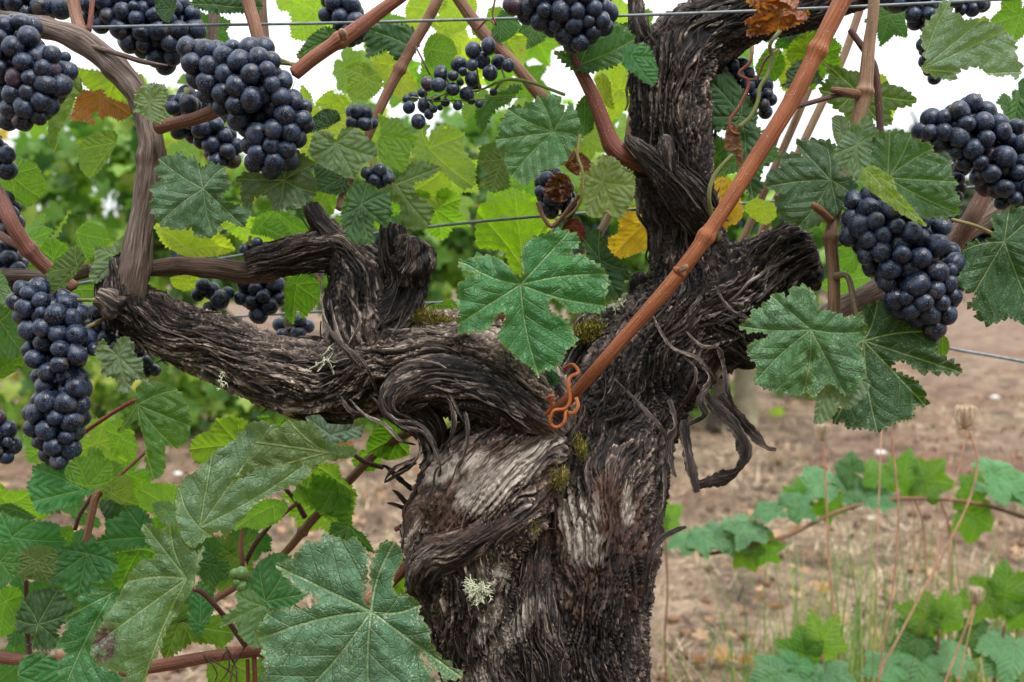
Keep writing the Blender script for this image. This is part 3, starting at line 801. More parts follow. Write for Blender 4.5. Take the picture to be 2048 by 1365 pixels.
# left-hand half: bulging, swings round and runs out as the left arm
bark_tube('trunk', [(1030, 2500, .665, 115), (1030, 2100, .66, 105), (1030, 1700, .66, 104), (1015, 1450, .655, 110), (1005, 1365, .65, 112), (965, 1250, .645, 108), (945, 1150, .64, 112), (940, 1060, .635, 122), (985, 965, .635, 128), (1040, 905, .64, 105), (1075, 868, .65, 80)],
    ds=0.0011, dt=0.0008, lump=0.8, seed=2, twist=-9.0, color=(1.9, 1.78, 1.68, 1), label='left half of the forked trunk, bulging and peeled pale and reddish')
bark_tube('trunk', [(1085, 2500, .645, 60), (1090, 2100, .64, 66), (1100, 1700, .635, 64), (1090, 1400, .63, 60), (1070, 1250, .63, 62), (1060, 1150, .635, 56), (1080, 1060, .64, 50), (1120, 960, .64, 42), (1150, 880, .645, 36), (1170, 800, .655, 30)], seed=3, lump=1.2, ell=.8, color=(1.2, 1.12, 1.08, 1), label='dark knotted seam between the two halves of the trunk')
# flange that wraps the bulge
bark_tube('trunk', [(1120, 950, .625, 10), (1040, 1030, .605, 24), (950, 1075, .60, 36), (870, 1120, .61, 42), (850, 1180, .625, 38), (885, 1280, .635, 32), (930, 1400, .64, 26), (960, 1500, .65, 10)], seed=4, lump=.7, color=(1.2, 1.12, 1.08, 1), label='dark ridge of twisted bark wrapping under the bulge')
bark_tube('arm', [(1110, 880, .645, 50), (1070, 830, .645, 85), (985, 762, .645, 104), (880, 728, .645, 100), (780, 738, .65, 88), (690, 758, .65, 80), (600, 752, .65, 72), (510, 728, .652, 60), (420, 690, .655, 58), (340, 660, .655, 52), (280, 622, .655, 48), (236, 578, .655, 42), (215, 560, .655, 20)],
    seed=5, lump=1.0, ds=.0011, color=(1.5, 1.42, 1.36, 1), label='thick shaggy left arm of the vine', twist=5.0, rag=.35)
bark_tube('arm', [(860, 905, .64, 12), (860, 860, .625, 30), (800, 800, .615, 42), (880, 760, .608, 46), (990, 800, .612, 44), (1075, 850, .62, 30), (1110, 880, .63, 12)], seed=6, lump=.8, label='curled fold of bark where the left arm leaves the trunk', rag=.3)
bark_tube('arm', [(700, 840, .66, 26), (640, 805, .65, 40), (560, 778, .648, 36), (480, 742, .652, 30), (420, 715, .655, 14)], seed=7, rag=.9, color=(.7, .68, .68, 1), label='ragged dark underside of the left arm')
# the stump that rises from the left arm and the small arm that turns left from it
bark_tube('arm', [(790, 730, .66, 60), (745, 670, .655, 84), (728, 610, .655, 82), (722, 560, .655, 70), (700, 520, .655, 50), (675, 497, .655, 42), (610, 505, .655, 38), (540, 522, .655, 34), (500, 535, .655, 30)], seed=8, lump=.9, label='dark stump and small arm bending left above the main arm')
bark_tube('spur', [(700, 540, .655, 40), (672, 490, .655, 30), (645, 455, .655, 24), (628, 425, .655, 20), (622, 408, .655, 14)], seed=9, lump=.5, amp=.7, label='short cut spur pointing up behind the leaves')
bark_tube('spur', [(770, 680, .645, 60), (800, 620, .64, 46), (812, 560, .64, 42), (795, 510, .64, 34), (788, 470, .642, 27), (792, 450, .643, 22), (793, 447, .643, 3)], seed=10, lump=.7, label='split pruned stub with a flat grey top')
bark_tube('knot', [(815, 560, .635, 26), (828, 530, .63, 33), (832, 508, .628, 35), (836, 488, .628, 28), (840, 478, .628, 6)], seed=11, lump=.6, knob=1.4, amp=.8, label='round knobbly burl on the pruned stub')
# right-hand stub, moss-grey lump behind the crotch, small spur on the upright arm
bark_tube('arm', [(1330, 690, .67, 60), (1400, 655, .665, 88), (1470, 605, .66, 82), (1530, 555, .66, 76), (1575, 525, .66, 74), (1605, 512, .66, 66), (1622, 505, .66, 40), (1628, 503, .66, 6)], seed=12, lump=1.1, rag=.35, knob=.6, label='broad ragged stub on the right of the fork')
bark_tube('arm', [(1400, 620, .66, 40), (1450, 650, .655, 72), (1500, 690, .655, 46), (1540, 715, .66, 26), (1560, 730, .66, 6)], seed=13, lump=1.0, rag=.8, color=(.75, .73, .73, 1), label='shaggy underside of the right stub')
bark_tube('arm', [(1300, 740, .675, 60), (1225, 690, .685, 70), (1180, 700, .69, 52), (1130, 760, .69, 40), (1110, 800, .69, 20)], seed=14, lump=.9, color=(1.1, 1.1, 1.1, 1), label='grey mossy shoulder behind the long orange-brown cane')
bark_tube('spur', [(1420, 470, .65, 26), (1375, 400, .64, 40), (1335, 355, .635, 30), (1295, 315, .632, 22), (1262, 285, .632, 14), (1256, 270, .632, 4)], seed=15, lump=.4, amp=.7, ds=.0008, dt=.0006, color=(1.5, 1.45, 1.4, 1), label='grey weathered spur leaning left on the upright arm')
bark_tube('spur', [(1345, 400, .64, 22), (1335, 330, .63, 17), (1330, 285, .628, 15), (1322, 272, .628, 4)], seed=16, lump=.4, amp=.7, ds=.0008, dt=.0006, color=(1.5, 1.45, 1.4, 1), label='short broken spur with a pale snapped tip')
bark_tube('spur', [(1345, 300, .66, 30), (1280, 330, .65, 24), (1245, 315, .648, 20), (1225, 290, .648, 17)], seed=17, lump=.5, amp=.6, color=(1.1, .9, .85, 1), label='knobbly base of the reddish cane on the upright arm')
bark_tube('spur', [(1330, 200, .67, 50), (1300, 120, .665, 40), (1280, 70, .66, 26), (1272, 20, .66, 16), (1268, -30, .66, 14)], seed=18, lump=.5, amp=.7, label='dark shoulder at the top of the upright arm')
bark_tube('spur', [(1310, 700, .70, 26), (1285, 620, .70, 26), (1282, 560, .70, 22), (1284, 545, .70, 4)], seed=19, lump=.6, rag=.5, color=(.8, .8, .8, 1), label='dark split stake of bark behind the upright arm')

# left elbow
bark_tube('arm', [(275, 640, .65, 40), (250, 600, .648, 44), (250, 560, .648, 42), (262, 535, .648, 34), (268, 510, .648, 26)], seed=20, lump=.8, knob=.5, label='knobbly elbow at the end of the left arm')
bark_tube('spur', [(250, 590, .64, 28), (238, 545, .638, 20), (232, 525, .638, 16), (230, 512, .638, 4)], seed=21, lump=.5, amp=.7, label='small cut stub on the elbow')
bark_tube('knot', [(240, 620, .635, 16), (215, 600, .63, 22), (203, 595, .63, 18), (196, 592, .63, 4)], seed=22, knob=1.2, lump=.5, amp=.5, label='cluster of old buds on the elbow')

# weathered old canes
def old(pts, color, label=None, **kw):
    kw.setdefault('step', 0.0015); kw.setdefault('sides', 26); kw.setdefault('rough', 0.16); kw.setdefault('wob', 0.002)
    return tube('old_cane', pts, M_OLD, VINE, color=color, label=label, **kw)
old([(258, 612, .650, 26), (260, 580, .645, 33), (265, 545, .641, 31), (275, 500, .64, 27), (284, 440, .64, 24), (292, 380, .64, 23), (302, 310, .64, 24), (300, 265, .64, 24), (290, 210, .64, 24), (262, 165, .64, 24), (215, 120, .64, 23), (160, 82, .64, 25), (110, 62, .64, 20), (50, 46, .64, 17), (0, 36, .64, 16), (-80, 30, .64, 15), (-260, 35, .64, 14)], (.40, .34, .31, 1), 'grey fibrous old cane rising from the elbow and arching left', nodes=(0.3, .5, .66), nodeamp=.22)
old([(290, 537, .65, 14), (330, 536, .65, 18), (380, 532, .65, 19), (440, 535, .65, 21), (485, 545, .652, 23), (530, 540, .656, 22), (580, 525, .66, 16)], (.30, .22, .18, 1), 'brown old cane bridging the elbow and the stump', nodes=(.85,))
old([(160, 85, .635, 6), (235, 110, .63, 5), (290, 128, .628, 5), (335, 135, .628, 2)], (.4, .33, .3, 1), 'peeling sliver of bark along the arching cane', sides=8)
old([(1560, 690, .70, 16), (1640, 640, .70, 20), (1720, 600, .70, 22), (1800, 550, .70, 22), (1900, 480, .70, 24), (1985, 425, .70, 22), (2080, 370, .70, 22), (2400, 260, .71, 20)], (.42, .33, .30, 1), 'grey old cane running up to the right behind the bunch')
old([(180, 540, .66, 14), (110, 556, .66, 13), (40, 548, .665, 12), (-200, 530, .67, 12)], (.32, .26, .23, 1), 'old cane running left from the elbow')

def cane(pts, color, label=None, **kw):
    kw.setdefault('step', 0.002); kw.setdefault('sides', 16); kw.setdefault('rough', .03)
    name = kw.pop('name', 'cane')
    return tube(name, pts, M_CANE, VINE, color=color, label=label, **kw)
OR = (.40, .135, .05, 1); BR = (.30, .15, .09, 1); TAN = (.36, .22, .13, 1); RD = (.27, .09, .06, 1); DK = (.13, .055, .045, 1)
cane([(1090, 835, .635, 11), (1140, 796, .615, 12), (1200, 730, .60, 12.5), (1290, 628, .59, 14), (1362, 543, .583, 15), (1440, 432, .58, 15), (1510, 320, .58, 16), (1582, 205, .58, 17), (1630, 110, .58, 17), (1680, 10, .58, 18), (1740, -110, .58, 21), (1850, -400, .6, 20)], OR, 'long straight orange-brown cane crossing in front of the fork', nodes=(.345, .62), nodeamp=.3, step=.001, sides=24)
cane([(1362, 541, .565, 6), (1370, 536, .56, 7), (1374, 531, .558, 3)], TAN, 'dried bud on the long cane', name='bud', sides=10, rough=.3, step=.0007)
cane([(1366, 548, .57, 8), (1352, 540, .566, 6), (1349, 534, .565, 2)], OR, None, name='bud', sides=10, rough=.3, step=.0007)
cane([(1668, 640, .62, 12), (1668, 560, .62, 12), (1662, 480, .62, 13), (1670, 430, .62, 12), (1688, 360, .62, 12), (1705, 280, .62, 12), (1728, 190, .62, 15), (1738, 90, .62, 12), (1748, 0, .62, 11), (1760, -300, .63, 11)], TAN, 'upright tan cane beside the right-hand bunch', nodes=(.17, .48), nodeamp=.35, step=.001)
cane([(1130, 60, .64, 11), (1150, 120, .64, 12), (1185, 190, .64, 14), (1212, 260, .64, 17), (1228, 295, .64, 20), (1262, 318, .64, 17), (1310, 340, .65, 14)], RD, 'reddish cane running down to the upright arm', nodes=(.78,), nodeamp=.25)
cane([(588, 148, .60, 14), (625, 118, .60, 14), (672, 86, .60, 14), (700, 68, .6, 15), (760, 24, .60, 13), (830, -28, .60, 13), (1000, -160, .6, 12)], (.34, .13, .075, 1), 'thick red-brown cane above the big left bunch', nodes=(.22,), nodeamp=.3, step=.001)
cane([(688, 76, .59, 9), (684, 66, .585, 9), (680, 60, .583, 4)], TAN, None, name='bud', sides=10, rough=.35, step=.0007)
cane([(680, 420, .66, 10), (690, 380, .66, 9), (735, 275, .66, 9), (768, 200, .66, 10), (815, 110, .66, 11), (855, 40, .66, 11), (885, -20, .66, 11), (1000, -260, .67, 10)], BR, 'brown cane slanting up from the cut spur', nodes=(.4,), nodeamp=.35)
cane([(880, -60, .68, 12), (925, 10, .68, 12), (970, 70, .68, 13), (1030, 130, .68, 11), (1075, 185, .68, 13), (1130, 250, .68, 11)], BR, 'brown cane slanting down right to the speckled leaf', nodes=(.45,), nodeamp=.3)
cane([(470, -200, .64, 13), (492, -20, .64, 13), (508, 45, .64, 13), (522, 100, .64, 12), (535, 150, .64, 11)], (.38, .2, .13, 1), 'straight cane dropping behind the big left bunch')
cane([(440, -200, .70, 12), (430, 0, .70, 12), (424, 90, .70, 10)], (.22, .17, .12, 1), 'shaded grey-brown cane behind the wire')
cane([(530, -100, .7, 11), (522, 0, .70, 11), (533, 105, .70, 9)], (.24, .15, .1, 1))
cane([(130, -120, .65, 12), (148, 10, .645, 12), (163, 70, .64, 13)], (.38, .2, .13, 1), 'short cane standing on the arching old cane')
cane([(190, -60, .65, 5), (184, 10, .645, 5), (178, 62, .64, 5)], RD, None)
cane([(-120, 300, .62, 13), (-40, 350, .62, 13), (0, 395, .62, 14), (28, 455, .62, 15), (62, 505, .63, 15), (105, 545, .64, 14), (150, 575, .645, 12)], (.30, .13, .10, 1), 'smooth pinkish-brown cane at the left edge', nodes=(.7,), nodeamp=.25)
cane([(0, 470, .64, 8), (25, 485, .635, 8), (60, 500, .63, 9)], (.26, .12, .09, 1), None)
cane([(318, 252, .625, 17), (345, 248, .62, 13), (390, 238, .615, 13), (430, 222, .61, 14), (446, 214, .605, 8)], (.26, .12, .08, 1), 'short brown cane stub holding the big left bunch')
cane([(1900, 505, .69, 16), (1935, 450, .68, 17), (1965, 395, .68, 16), (2000, 320, .68, 14), (2060, 200, .68, 13)], (.25, .14, .1, 1), 'brown cane rising behind the right-hand bunches')
for (pts, c) in (([(1475, 505, .78, 8), (1530, 380, .78, 8), (1600, 220, .78, 8), (1655, 80, .78, 8), (1700, -60, .78, 8)], TAN), ([(1530, 330, .76, 9), (1590, 160, .76, 10), (1625, 60, .76, 10), (1660, -60, .76, 10)], (.33, .2, .12, 1)), ([(1500, 600, .8, 9), (1520, 480, .8, 9), (1600, 300, .8, 8), (1680, 130, .8, 8), (1720, 20, .8, 8)], TAN), ([(1700, 60, .65, 6), (1735, 110, .65, 7), (1752, 150, .65, 7), (1762, 280, .65, 7)], DK), ([(1150, 560, .72, 8), (1240, 380, .75, 8), (1262, 240, .75, 8), (1300, 60, .75, 7)], (.3, .2, .1, 1))):
    cane(pts, c)
# side shoots of the right cane
cane([(1725, 192, .62, 10), (1700, 186, .615, 9), (1680, 182, .61, 7), (1664, 180, .608, 6)], BR, None, rough=.2)
cane([(1700, 186, .62, 5), (1660, 195, .61, 5), (1600, 212, .60, 5), (1582, 216, .59, 6)], DK)
cane([(1660, 440, .61, 8), (1650, 430, .605, 7), (1632, 415, .60, 8), (1626, 408, .598, 4)], BR, None, rough=.25)
cane([(1668, 553, .615, 8), (1690, 550, .61, 6), (1700, 565, .605, 6), (1706, 600, .60, 6), (1712, 640, .6, 5)], (.22, .17, .09, 1))
# lower-left shoots
cane([(240, 1345, .70, 10), (330, 1330, .70, 13), (430, 1312, .70, 12), (520, 1300, .70, 13), (560, 1290, .7, 10), (700, 1240, .71, 9)], (.25, .1, .06, 1), 'brown cane lying low at the bottom left', nodes=(.62,))
cane([(300, 1300, .72, 8), (345, 1250, .72, 9), (400, 1215, .72, 8), (470, 1175, .72, 7), (560, 1115, .71, 7), (625, 1040, .705, 9), (700, 960, .70, 9), (760, 900, .69, 9), (830, 860, .68, 8)], (.25, .13, .07, 1), 'slanting brown shoot running from the trunk to the low leaves', nodes=(.2, .56), nodeamp=.5)
cane([(610, 1035, .705, 6), (590, 1000, .70, 5), (563, 970, .69, 4)], DK); cane([(765, 935, .66, 5), (730, 925, .65, 5), (695, 905, .64, 4), (620, 895, .63, 4)], DK)
cane([(480, 1150, .71, 5), (510, 1090, .7, 5), (545, 1040, .70, 5), (552, 1000, .70, 4)], DK); cane([(552, 1040, .7, 5), (590, 1010, .7, 4), (640, 975, .70, 4)], RD)
cane([(485, 1130, .7, 5), (482, 1090, .7, 5), (486, 1040, .7, 4)], BR)
cane([(388, 1178, .60, 5), (410, 1190, .61, 5), (450, 1235, .63, 5), (490, 1290, .69, 6)], DK)
cane([(735, 1205, .63, 12), (770, 1175, .64, 12), (815, 1130, .645, 13), (850, 1095, .65, 13), (900, 1050, .66, 12)], (.36, .13, .075, 1), 'smooth red-brown cane behind the big bottom leaf')
cane([(790, 1060, .66, 5), (820, 1045, .66, 5), (850, 1030, .66, 5)], RD)
cane([(-60, 1300, .72, 12), (0, 1315, .71, 12), (60, 1320, .70, 12), (150, 1325, .70, 11)], (.25, .1, .06, 1)); cane([(52, 1160, .68, 4), (54, 1250, .70, 5), (60, 1320, .70, 5)], DK)
cane([(172, 1085, .66, 7), (185, 1020, .66, 8), (195, 990, .66, 8), (235, 955, .66, 4), (290, 905, .66, 4), (330, 865, .65, 3)], BR, 'upright brown shoot in the low leaves'); cane([(150, 1060, .66, 4), (160, 1030, .66, 4), (185, 990, .66, 4)], DK)
cane([(165, 868, .65, 4), (220, 830, .645, 4), (270, 800, .64, 4)], (.3, .05, .06, 1)); cane([(495, 1320, .70, 4), (497, 1400, .7, 4)], RD); cane([(508, 1310, .70, 5), (512, 1400, .7, 5)], RD)
for k in range(5):
    x0 = rnd.uniform(320, 500)
    cane([(x0, 1330 - k * 3, .69, 1.6), (x0 + rnd.uniform(-20, 20), rnd.uniform(1290, 1320), .685, 1.6), (x0 + rnd.uniform(-20, 50), rnd.uniform(1335, 1360), .68, 1.6), (x0 + rnd.uniform(-30, 40), 1390, .68, 1.2)], DK, name='tendril', sides=6)
# tendrils
def tendril(pts, col, label=None, r=3.0):
    return cane([(a, b, c, r) for a, b, c in pts], col, label, name='tendril', sides=8, step=.0012)
tendril([(1478, 270, .60), (1462, 262, .60), (1460, 240, .60), (1480, 210, .60), (1498, 165, .60), (1478, 148, .60), (1500, 125, .6), (1505, 95, .61)], (.30, .09, .05, 1), 'reddish-brown curling tendril hanging from the top arm', 3.4)
tendril([(1498, 160, .60), (1512, 158, .60), (1522, 140, .60), (1532, 118, .60), (1555, 100, .61)], (.3, .12, .06, 1))
tendril([(1478, 255, .595), (1500, 235, .595), (1515, 205, .595), (1520, 175, .595), (1535, 150, .595), (1544, 115, .60), (1540, 90, .60), (1560, 62, .61)], (.22, .26, .07, 1), 'green looping tendril hanging from the top arm', 4.2)
tendril([(1465, 310, .6), (1430, 350, .6), (1418, 390, .6), (1424, 430, .605), (1440, 480, .61)], (.22, .25, .07, 1), None, 4.5)
tendril([(1128, 738, .60), (1145, 730, .595), (1157, 745, .592), (1140, 755, .59), (1136, 770, .588), (1140, 800, .588), (1130, 818, .588), (1108, 822, .59), (1100, 845, .592), (1112, 855, .594), (1128, 845, .596), (1132, 820, .6)], (.55, .16, .04, 1), 'bright orange curled tendril at the base of the long cane', 3.8)
tendril([(1090, 832, .60), (1105, 812, .596), (1096, 795, .594), (1108, 792, .592)], (.45, .13, .05, 1), None, 4)
tendril([(1152, 796, .59), (1156, 812, .588), (1148, 826, .588), (1135, 826, .59)], (.55, .18, .05, 1), None, 4)
tendril([(860, 150, .60), (845, 120, .6), (832, 95, .62)], DK, None, 2)
tendril([(990, 0, .62), (985, 30, .62), (992, 50, .62), (975, 40, .63), (955, 60, .64)], RD, None, 2)
tendril([(1160, 270, .60), (1155, 310, .598), (1165, 345, .597), (1162, 400, .6), (1140, 430, .61), (1105, 450, .64)], (.3, .28, .08, 1), None, 3)
tendril([(1075, 405, .62), (1090, 440, .62), (1110, 450, .62), (1160, 390, .61)], (.3, .16, .1, 1), None, 4.5)

# ---- bark that has come loose: hanging strips one can tell apart
def strip(name, pts, label=None, parent=None, curl=.35, tone=.4, color=(1, 1, 1, 1), jag=.25, twist=None):
    """ribbon along rows (px, py, depth, halfwidth_px, twist_deg)"""
    A = np.asarray(pts, dtype=float)
    C = np.column_stack([P(A[:, 0], A[:, 1], A[:, 2]), A[:, 3] * .8 * A[:, 2] / FPX, np.radians(A[:, 4])])
    L = np.linalg.norm(np.diff(C[:, :3], axis=0), axis=1).sum()
    n = max(8, int(L / .0012)); S, tt = catmull(C, n)
    T, N, B = frames(S[:, :3])
    m = 9; q = np.linspace(-1, 1, m)
    sd = rnd.random() * 90
    w = S[:, 3] * (1 + jag * noise3(tt * 140 + sd, 0.5, .5) + 1.4 * jag * noise3(tt * 430 + sd, 2.5, .5) + .5 * jag * noise3(tt * 900 + sd, 2.5, .5))
    a = S[:, 4] + .5 * noise3(tt * 60 + sd, 4.4, 0.1)
    side = B * np.cos(a)[:, None] + N * np.sin(a)[:, None]
    nrm = np.cross(T, side)
    V = S[:, None, :3] + side[:, None] * (q[None] * w[:, None])[..., None] + nrm[:, None] * ((curl * q[None] ** 2 + .22 * noise3(q[None] * 2.2 + sd, tt[:, None] * 90, 1.0)) * w[:, None])[..., None]
    V2 = V - nrm[:, None] * 0.0006
    Vf = np.concatenate([V.reshape(-1, 3), V2.reshape(-1, 3)])
    F1 = grid_faces(n, m, close=False); F2 = grid_faces(n, m, close=False, off=n * m)[:, ::-1]
    i = np.arange(n - 1)
    E1 = np.stack([i * m, (i + 1) * m, (i + 1) * m + n * m, i * m + n * m], -1)[:, ::-1]
    E2 = np.stack([i * m + m - 1, (i + 1) * m + m - 1, (i + 1) * m + m - 1 + n * m, i * m + m - 1 + n * m], -1)
    F = np.vstack([F1, F2, E1, E2])
    par = parent or VINE
    me = mesh_np(name, rel(par, Vf), F, M_BARK)
    tn = np.clip(tone + .5 * noise3(tt[:, None] * 50 + sd, q[None] * 3, 0.), 0, 1) + 0 * q[None]
    tn = np.concatenate([tn.reshape(-1)] * 2)
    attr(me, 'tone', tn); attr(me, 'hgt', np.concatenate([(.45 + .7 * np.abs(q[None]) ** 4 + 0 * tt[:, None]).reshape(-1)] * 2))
    attr(me, 'pale', np.zeros(len(Vf))); attr(me, 'red', np.zeros(len(Vf)))
    uu = np.concatenate([(tt[:, None] + 0 * q[None]).reshape(-1)] * 2); vv = np.concatenate([(q[None] * w[:, None]).reshape(-1)] * 2)
    fi = F.reshape(-1); uvs(me, 'UVMap', np.stack([uu[fi], vv[fi]], -1))
    return link(name, me, par, color=color, label=label)
D_ = (1.0, .94, .92, 1)
strip('bark_strip', [(1400, 760, .645, 10, 0), (1420, 800, .635, 18, 20), (1470, 850, .63, 22, 40), (1495, 905, .628, 26, 30), (1470, 950, .625, 22, 60), (1420, 965, .625, 16, 20), (1385, 975, .62, 10, 0)], 'long dead bark strip curling under the right stub', color=D_)
strip('bark_strip', [(1440, 790, .645, 10, 0), (1490, 850, .64, 15, -30), (1520, 880, .64, 13, 20), (1535, 895, .64, 9, 60), (1552, 900, .64, 4, 10)], 'forked tip of dead bark pointing right', color=D_)
strip('bark_strip', [(1370, 840, .62, 14, 0), (1375, 890, .615, 18, 20), (1385, 940, .61, 15, 0), (1395, 985, .61, 7, 30)], 'broad dead bark strip hanging beside the trunk', color=D_)
strip('bark_strip', [(1340, 800, .625, 6, 0), (1352, 850, .61, 10, 50), (1340, 885, .61, 9, -40), (1345, 935, .61, 8, 30), (1352, 955, .61, 3, 0)], 'narrow curled bark strip hanging beside the trunk', color=(1.2, 1.15, 1.1, 1))
strip('bark_strip', [(1400, 720, .63, 8, 0), (1420, 760, .61, 9, 60), (1400, 800, .605, 11, -30), (1410, 830, .605, 7, 20), (1375, 850, .61, 5, 0)], None, color=(1.3, 1.25, 1.2, 1))
strip('bark_strip', [(1330, 900, .64, 8, 0), (1330, 985, .62, 12, 70), (1318, 1050, .615, 9, 60), (1305, 1110, .62, 5, 0)], None, color=(.9, .85, .85, 1))
strip('bark_strip', [(1290, 1190, .62, 6, 0), (1300, 1120, .60, 8, 50), (1320, 1080, .595, 8, 20), (1350, 1062, .595, 7, 0), (1372, 1054, .595, 3, 0)], 'thin bark strip bent out to the right of the trunk', color=(1.3, 1.25, 1.2, 1))
strip('bark_strip', [(1440, 700, .63, 8, 0), (1450, 740, .62, 8, 40), (1455, 780, .61, 7, -20), (1470, 820, .615, 4, 40)], None, color=D_)
# swirl of loose strands under the curled fold
sw = [[(770, 815), (800, 850), (850, 870), (880, 930), (870, 980)], [(740, 790), (790, 840), (840, 850), (870, 890), (880, 960)], [(900, 780), (930, 830), (935, 880), (920, 930), (900, 950)], [(860, 770), (905, 820), (905, 870), (880, 900)],
      [(770, 770), (830, 750), (890, 775), (920, 830), (945, 870)], [(780, 780), (840, 765), (895, 800), (905, 850), (895, 905)], [(760, 760), (815, 725), (885, 735), (930, 790), (960, 850)], [(830, 860), (840, 900), (820, 935), (790, 950)], [(845, 870), (860, 920), (835, 955)],
      [(700, 800), (730, 830), (770, 850), (800, 880), (830, 890)], [(740, 700), (800, 700), (870, 690), (950, 720)], [(850, 900), (825, 920), (790, 935), (770, 960)], [(680, 790), (700, 820), (740, 836)],
      [(1350, 700), (1390, 740), (1380, 790), (1350, 830)], [(1300, 620), (1340, 690), (1400, 720), (1440, 770)], [(1350, 640), (1400, 690), (1440, 700), (1450, 760)], [(1230, 760), (1290, 820), (1330, 870), (1340, 930)], [(1420, 560), (1460, 620), (1500, 640), (1520, 690)], [(640, 560), (650, 640), (690, 700), (740, 760)], [(660, 600), (680, 680), (730, 730), (760, 800)], [(690, 580), (720, 640), (700, 690), (720, 720)]]
for k, pl in enumerate(sw):
    n = len(pl); d0 = .605 if pl[0][0] < 1200 else .615
    if pl[0][0] > 1290 : d0 = .625
    if k >= 18: d0 = .612
    pts = [(x, y, d0 - .008 * math.sin(3.14 * i / (n - 1)) + (.02 if i in (0, n - 1) else 0), (4.6 if 0 < i < n - 1 else 2) * rnd.uniform(.6, 1.3), rnd.uniform(-50, 50)) for i, (x, y) in enumerate(pl)]
    strip('bark_strip', pts, None, color=rnd.choice([(1.4, 1.35, 1.3, 1), (1, .97, .95, 1), D_]), tone=rnd.uniform(.3, .7), curl=.5)
for (x, y, dx, dy) in ((800, 945, -32, 20), (795, 955, -30, -25), (815, 1010, -30, -30), (812, 1018, -38, -12), (1100, 985, 0, 0), (620, 815, -8, 22), (700, 845, 6, 22), (560, 800, -12, 20), (470, 770, -14, 14), (410, 725, -8, 20)):
    if dx or dy:
        strip('bark_strip', [(x - dx, y - dy, .645, 6, 0), (x, y, .64, 7, 20), (x + dx * .6, y + dy * .7, .635, 5, -30), (x + dx, y + dy, .632, 2, 20)], None, color=D_)

# ---- thousands of thin shreds lying along the bark: one mass
def shreds(n):
    Vs, Fs, tones, hg, U = [], [], [], [], []
    off = 0
    w_ = np.array([s['V'].shape[0] * s['V'].shape[1] * (0.35 if i == 0 else 1) for i, s in enumerate(SHELLS)], float)
    w_ /= w_.sum()
    ch = nrs.choice(len(SHELLS), size=n, p=w_)
    for c in ch:
        S = SHELLS[c]; V = S['V']; ns, nt = V.shape[:2]
        ln = rnd.uniform(.008, .045); m = max(6, int(ln / .0022))
        stp = ln / m / (S['L'] / ns)
        lo = 0 if c > 2 else int(ns * .32)
        i0 = rnd.uniform(lo, max(lo + 1, ns - ln / (S['L'] / ns) - 2))
        j0 = rnd.gauss(0, .2) * nt if rnd.random() < .8 else rnd.random() * nt
        ii = i0 + np.arange(m + 1) * stp
        if ii[-1] > ns - 2: ii = np.linspace(max(0, ns - 2 - m * stp), ns - 2, m + 1)
        drift = rnd.gauss(0, .25) * nt * .03
        jj = j0 + drift * np.linspace(0, 1, m + 1) + nt * .012 * np.array(noise3(np.linspace(0, 4.0, m + 1) + rnd.random() * 99, .5, .5)) * 2.6
        iI = ii.astype(int).clip(0, ns - 1); jI = np.round(jj).astype(int) % nt
        base = V[iI, jI]
        cen = base - 0
        axis = S['N'][iI] * np.cos(S['th'][jI])[:, None] + S['B'][iI] * np.sin(S['th'][jI])[:, None]
        k = np.array([.25, .5, .25])
        for _ in range(2):
            base[1:-1] = .25 * base[:-2] + .5 * base[1:-1] + .25 * base[2:]
        T = np.gradient(base, axis=0); T /= np.linalg.norm(T, axis=1)[:, None] + 1e-9
        side = np.cross(T, axis); side /= np.linalg.norm(side, axis=1)[:, None] + 1e-9
        f = np.linspace(0, 1, m + 1)
        w = rnd.choice((.0003, .0004, .0006, .0012)) * rnd.uniform(.7, 1.3) * np.sin(np.pi * np.clip(f * .9 + .06, 0, 1)) ** .6
        lift = .0009 + rnd.uniform(0, .0015) + (rnd.uniform(0, .006) * np.clip((f - .65) / .35, 0, 1) ** 2 + rnd.uniform(0, .004) * np.clip((.3 - f) / .3, 0, 1) ** 2) * (1 if rnd.random() < .6 else .15)
        ctr = base + axis * lift[:, None] if np.ndim(lift) else base + axis * lift
        tlt = rnd.uniform(-.9, .9)
        sd_ = side * math.cos(tlt) + axis * math.sin(tlt)
        a = ctr - sd_ * w[:, None] + axis * (w * .5)[:, None]; b = ctr; d = ctr + sd_ * w[:, None] + axis * (w * .5)[:, None]
        e = ctr - axis * .0009
        VV = np.stack([a, b, d, e], 1).reshape(-1, 3)
        q = np.arange(m) * 4 + off
        Fs.append(np.vstack([np.stack([q, q + 4, q + 5, q + 1], -1), np.stack([q + 1, q + 5, q + 6, q + 2], -1), np.stack([q + 2, q + 6, q + 7, q + 3], -1), np.stack([q + 3, q + 7, q + 4, q], -1)]))
        Vs.append(VV); off += len(VV)
        tones.append(np.full(len(VV), rnd.random())); hg.append(np.tile([1.3, .5, 1.3, .1], m + 1) * rnd.uniform(.3, 1.3))
        U.append(np.stack([np.repeat(f * ln + rnd.random(), 4), np.tile([-.001, 0, .001, 0], m + 1) + rnd.random()], -1))
    V = np.vstack(Vs); F = np.vstack(Fs)
    me = mesh_np('bark_shreds', rel(VINE, V), F, M_BARK)
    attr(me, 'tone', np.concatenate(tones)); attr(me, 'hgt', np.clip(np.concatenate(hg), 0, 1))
    attr(me, 'pale', np.zeros(len(V))); attr(me, 'red', surf_masks(V, RED) * .8)
    U = np.vstack(U); uvs(me, 'UVMap', U[F.reshape(-1)])
    link('bark_shreds', me, VINE, color=(1.15, 1.12, 1.1, 1), kind='stuff')
shreds(1100)
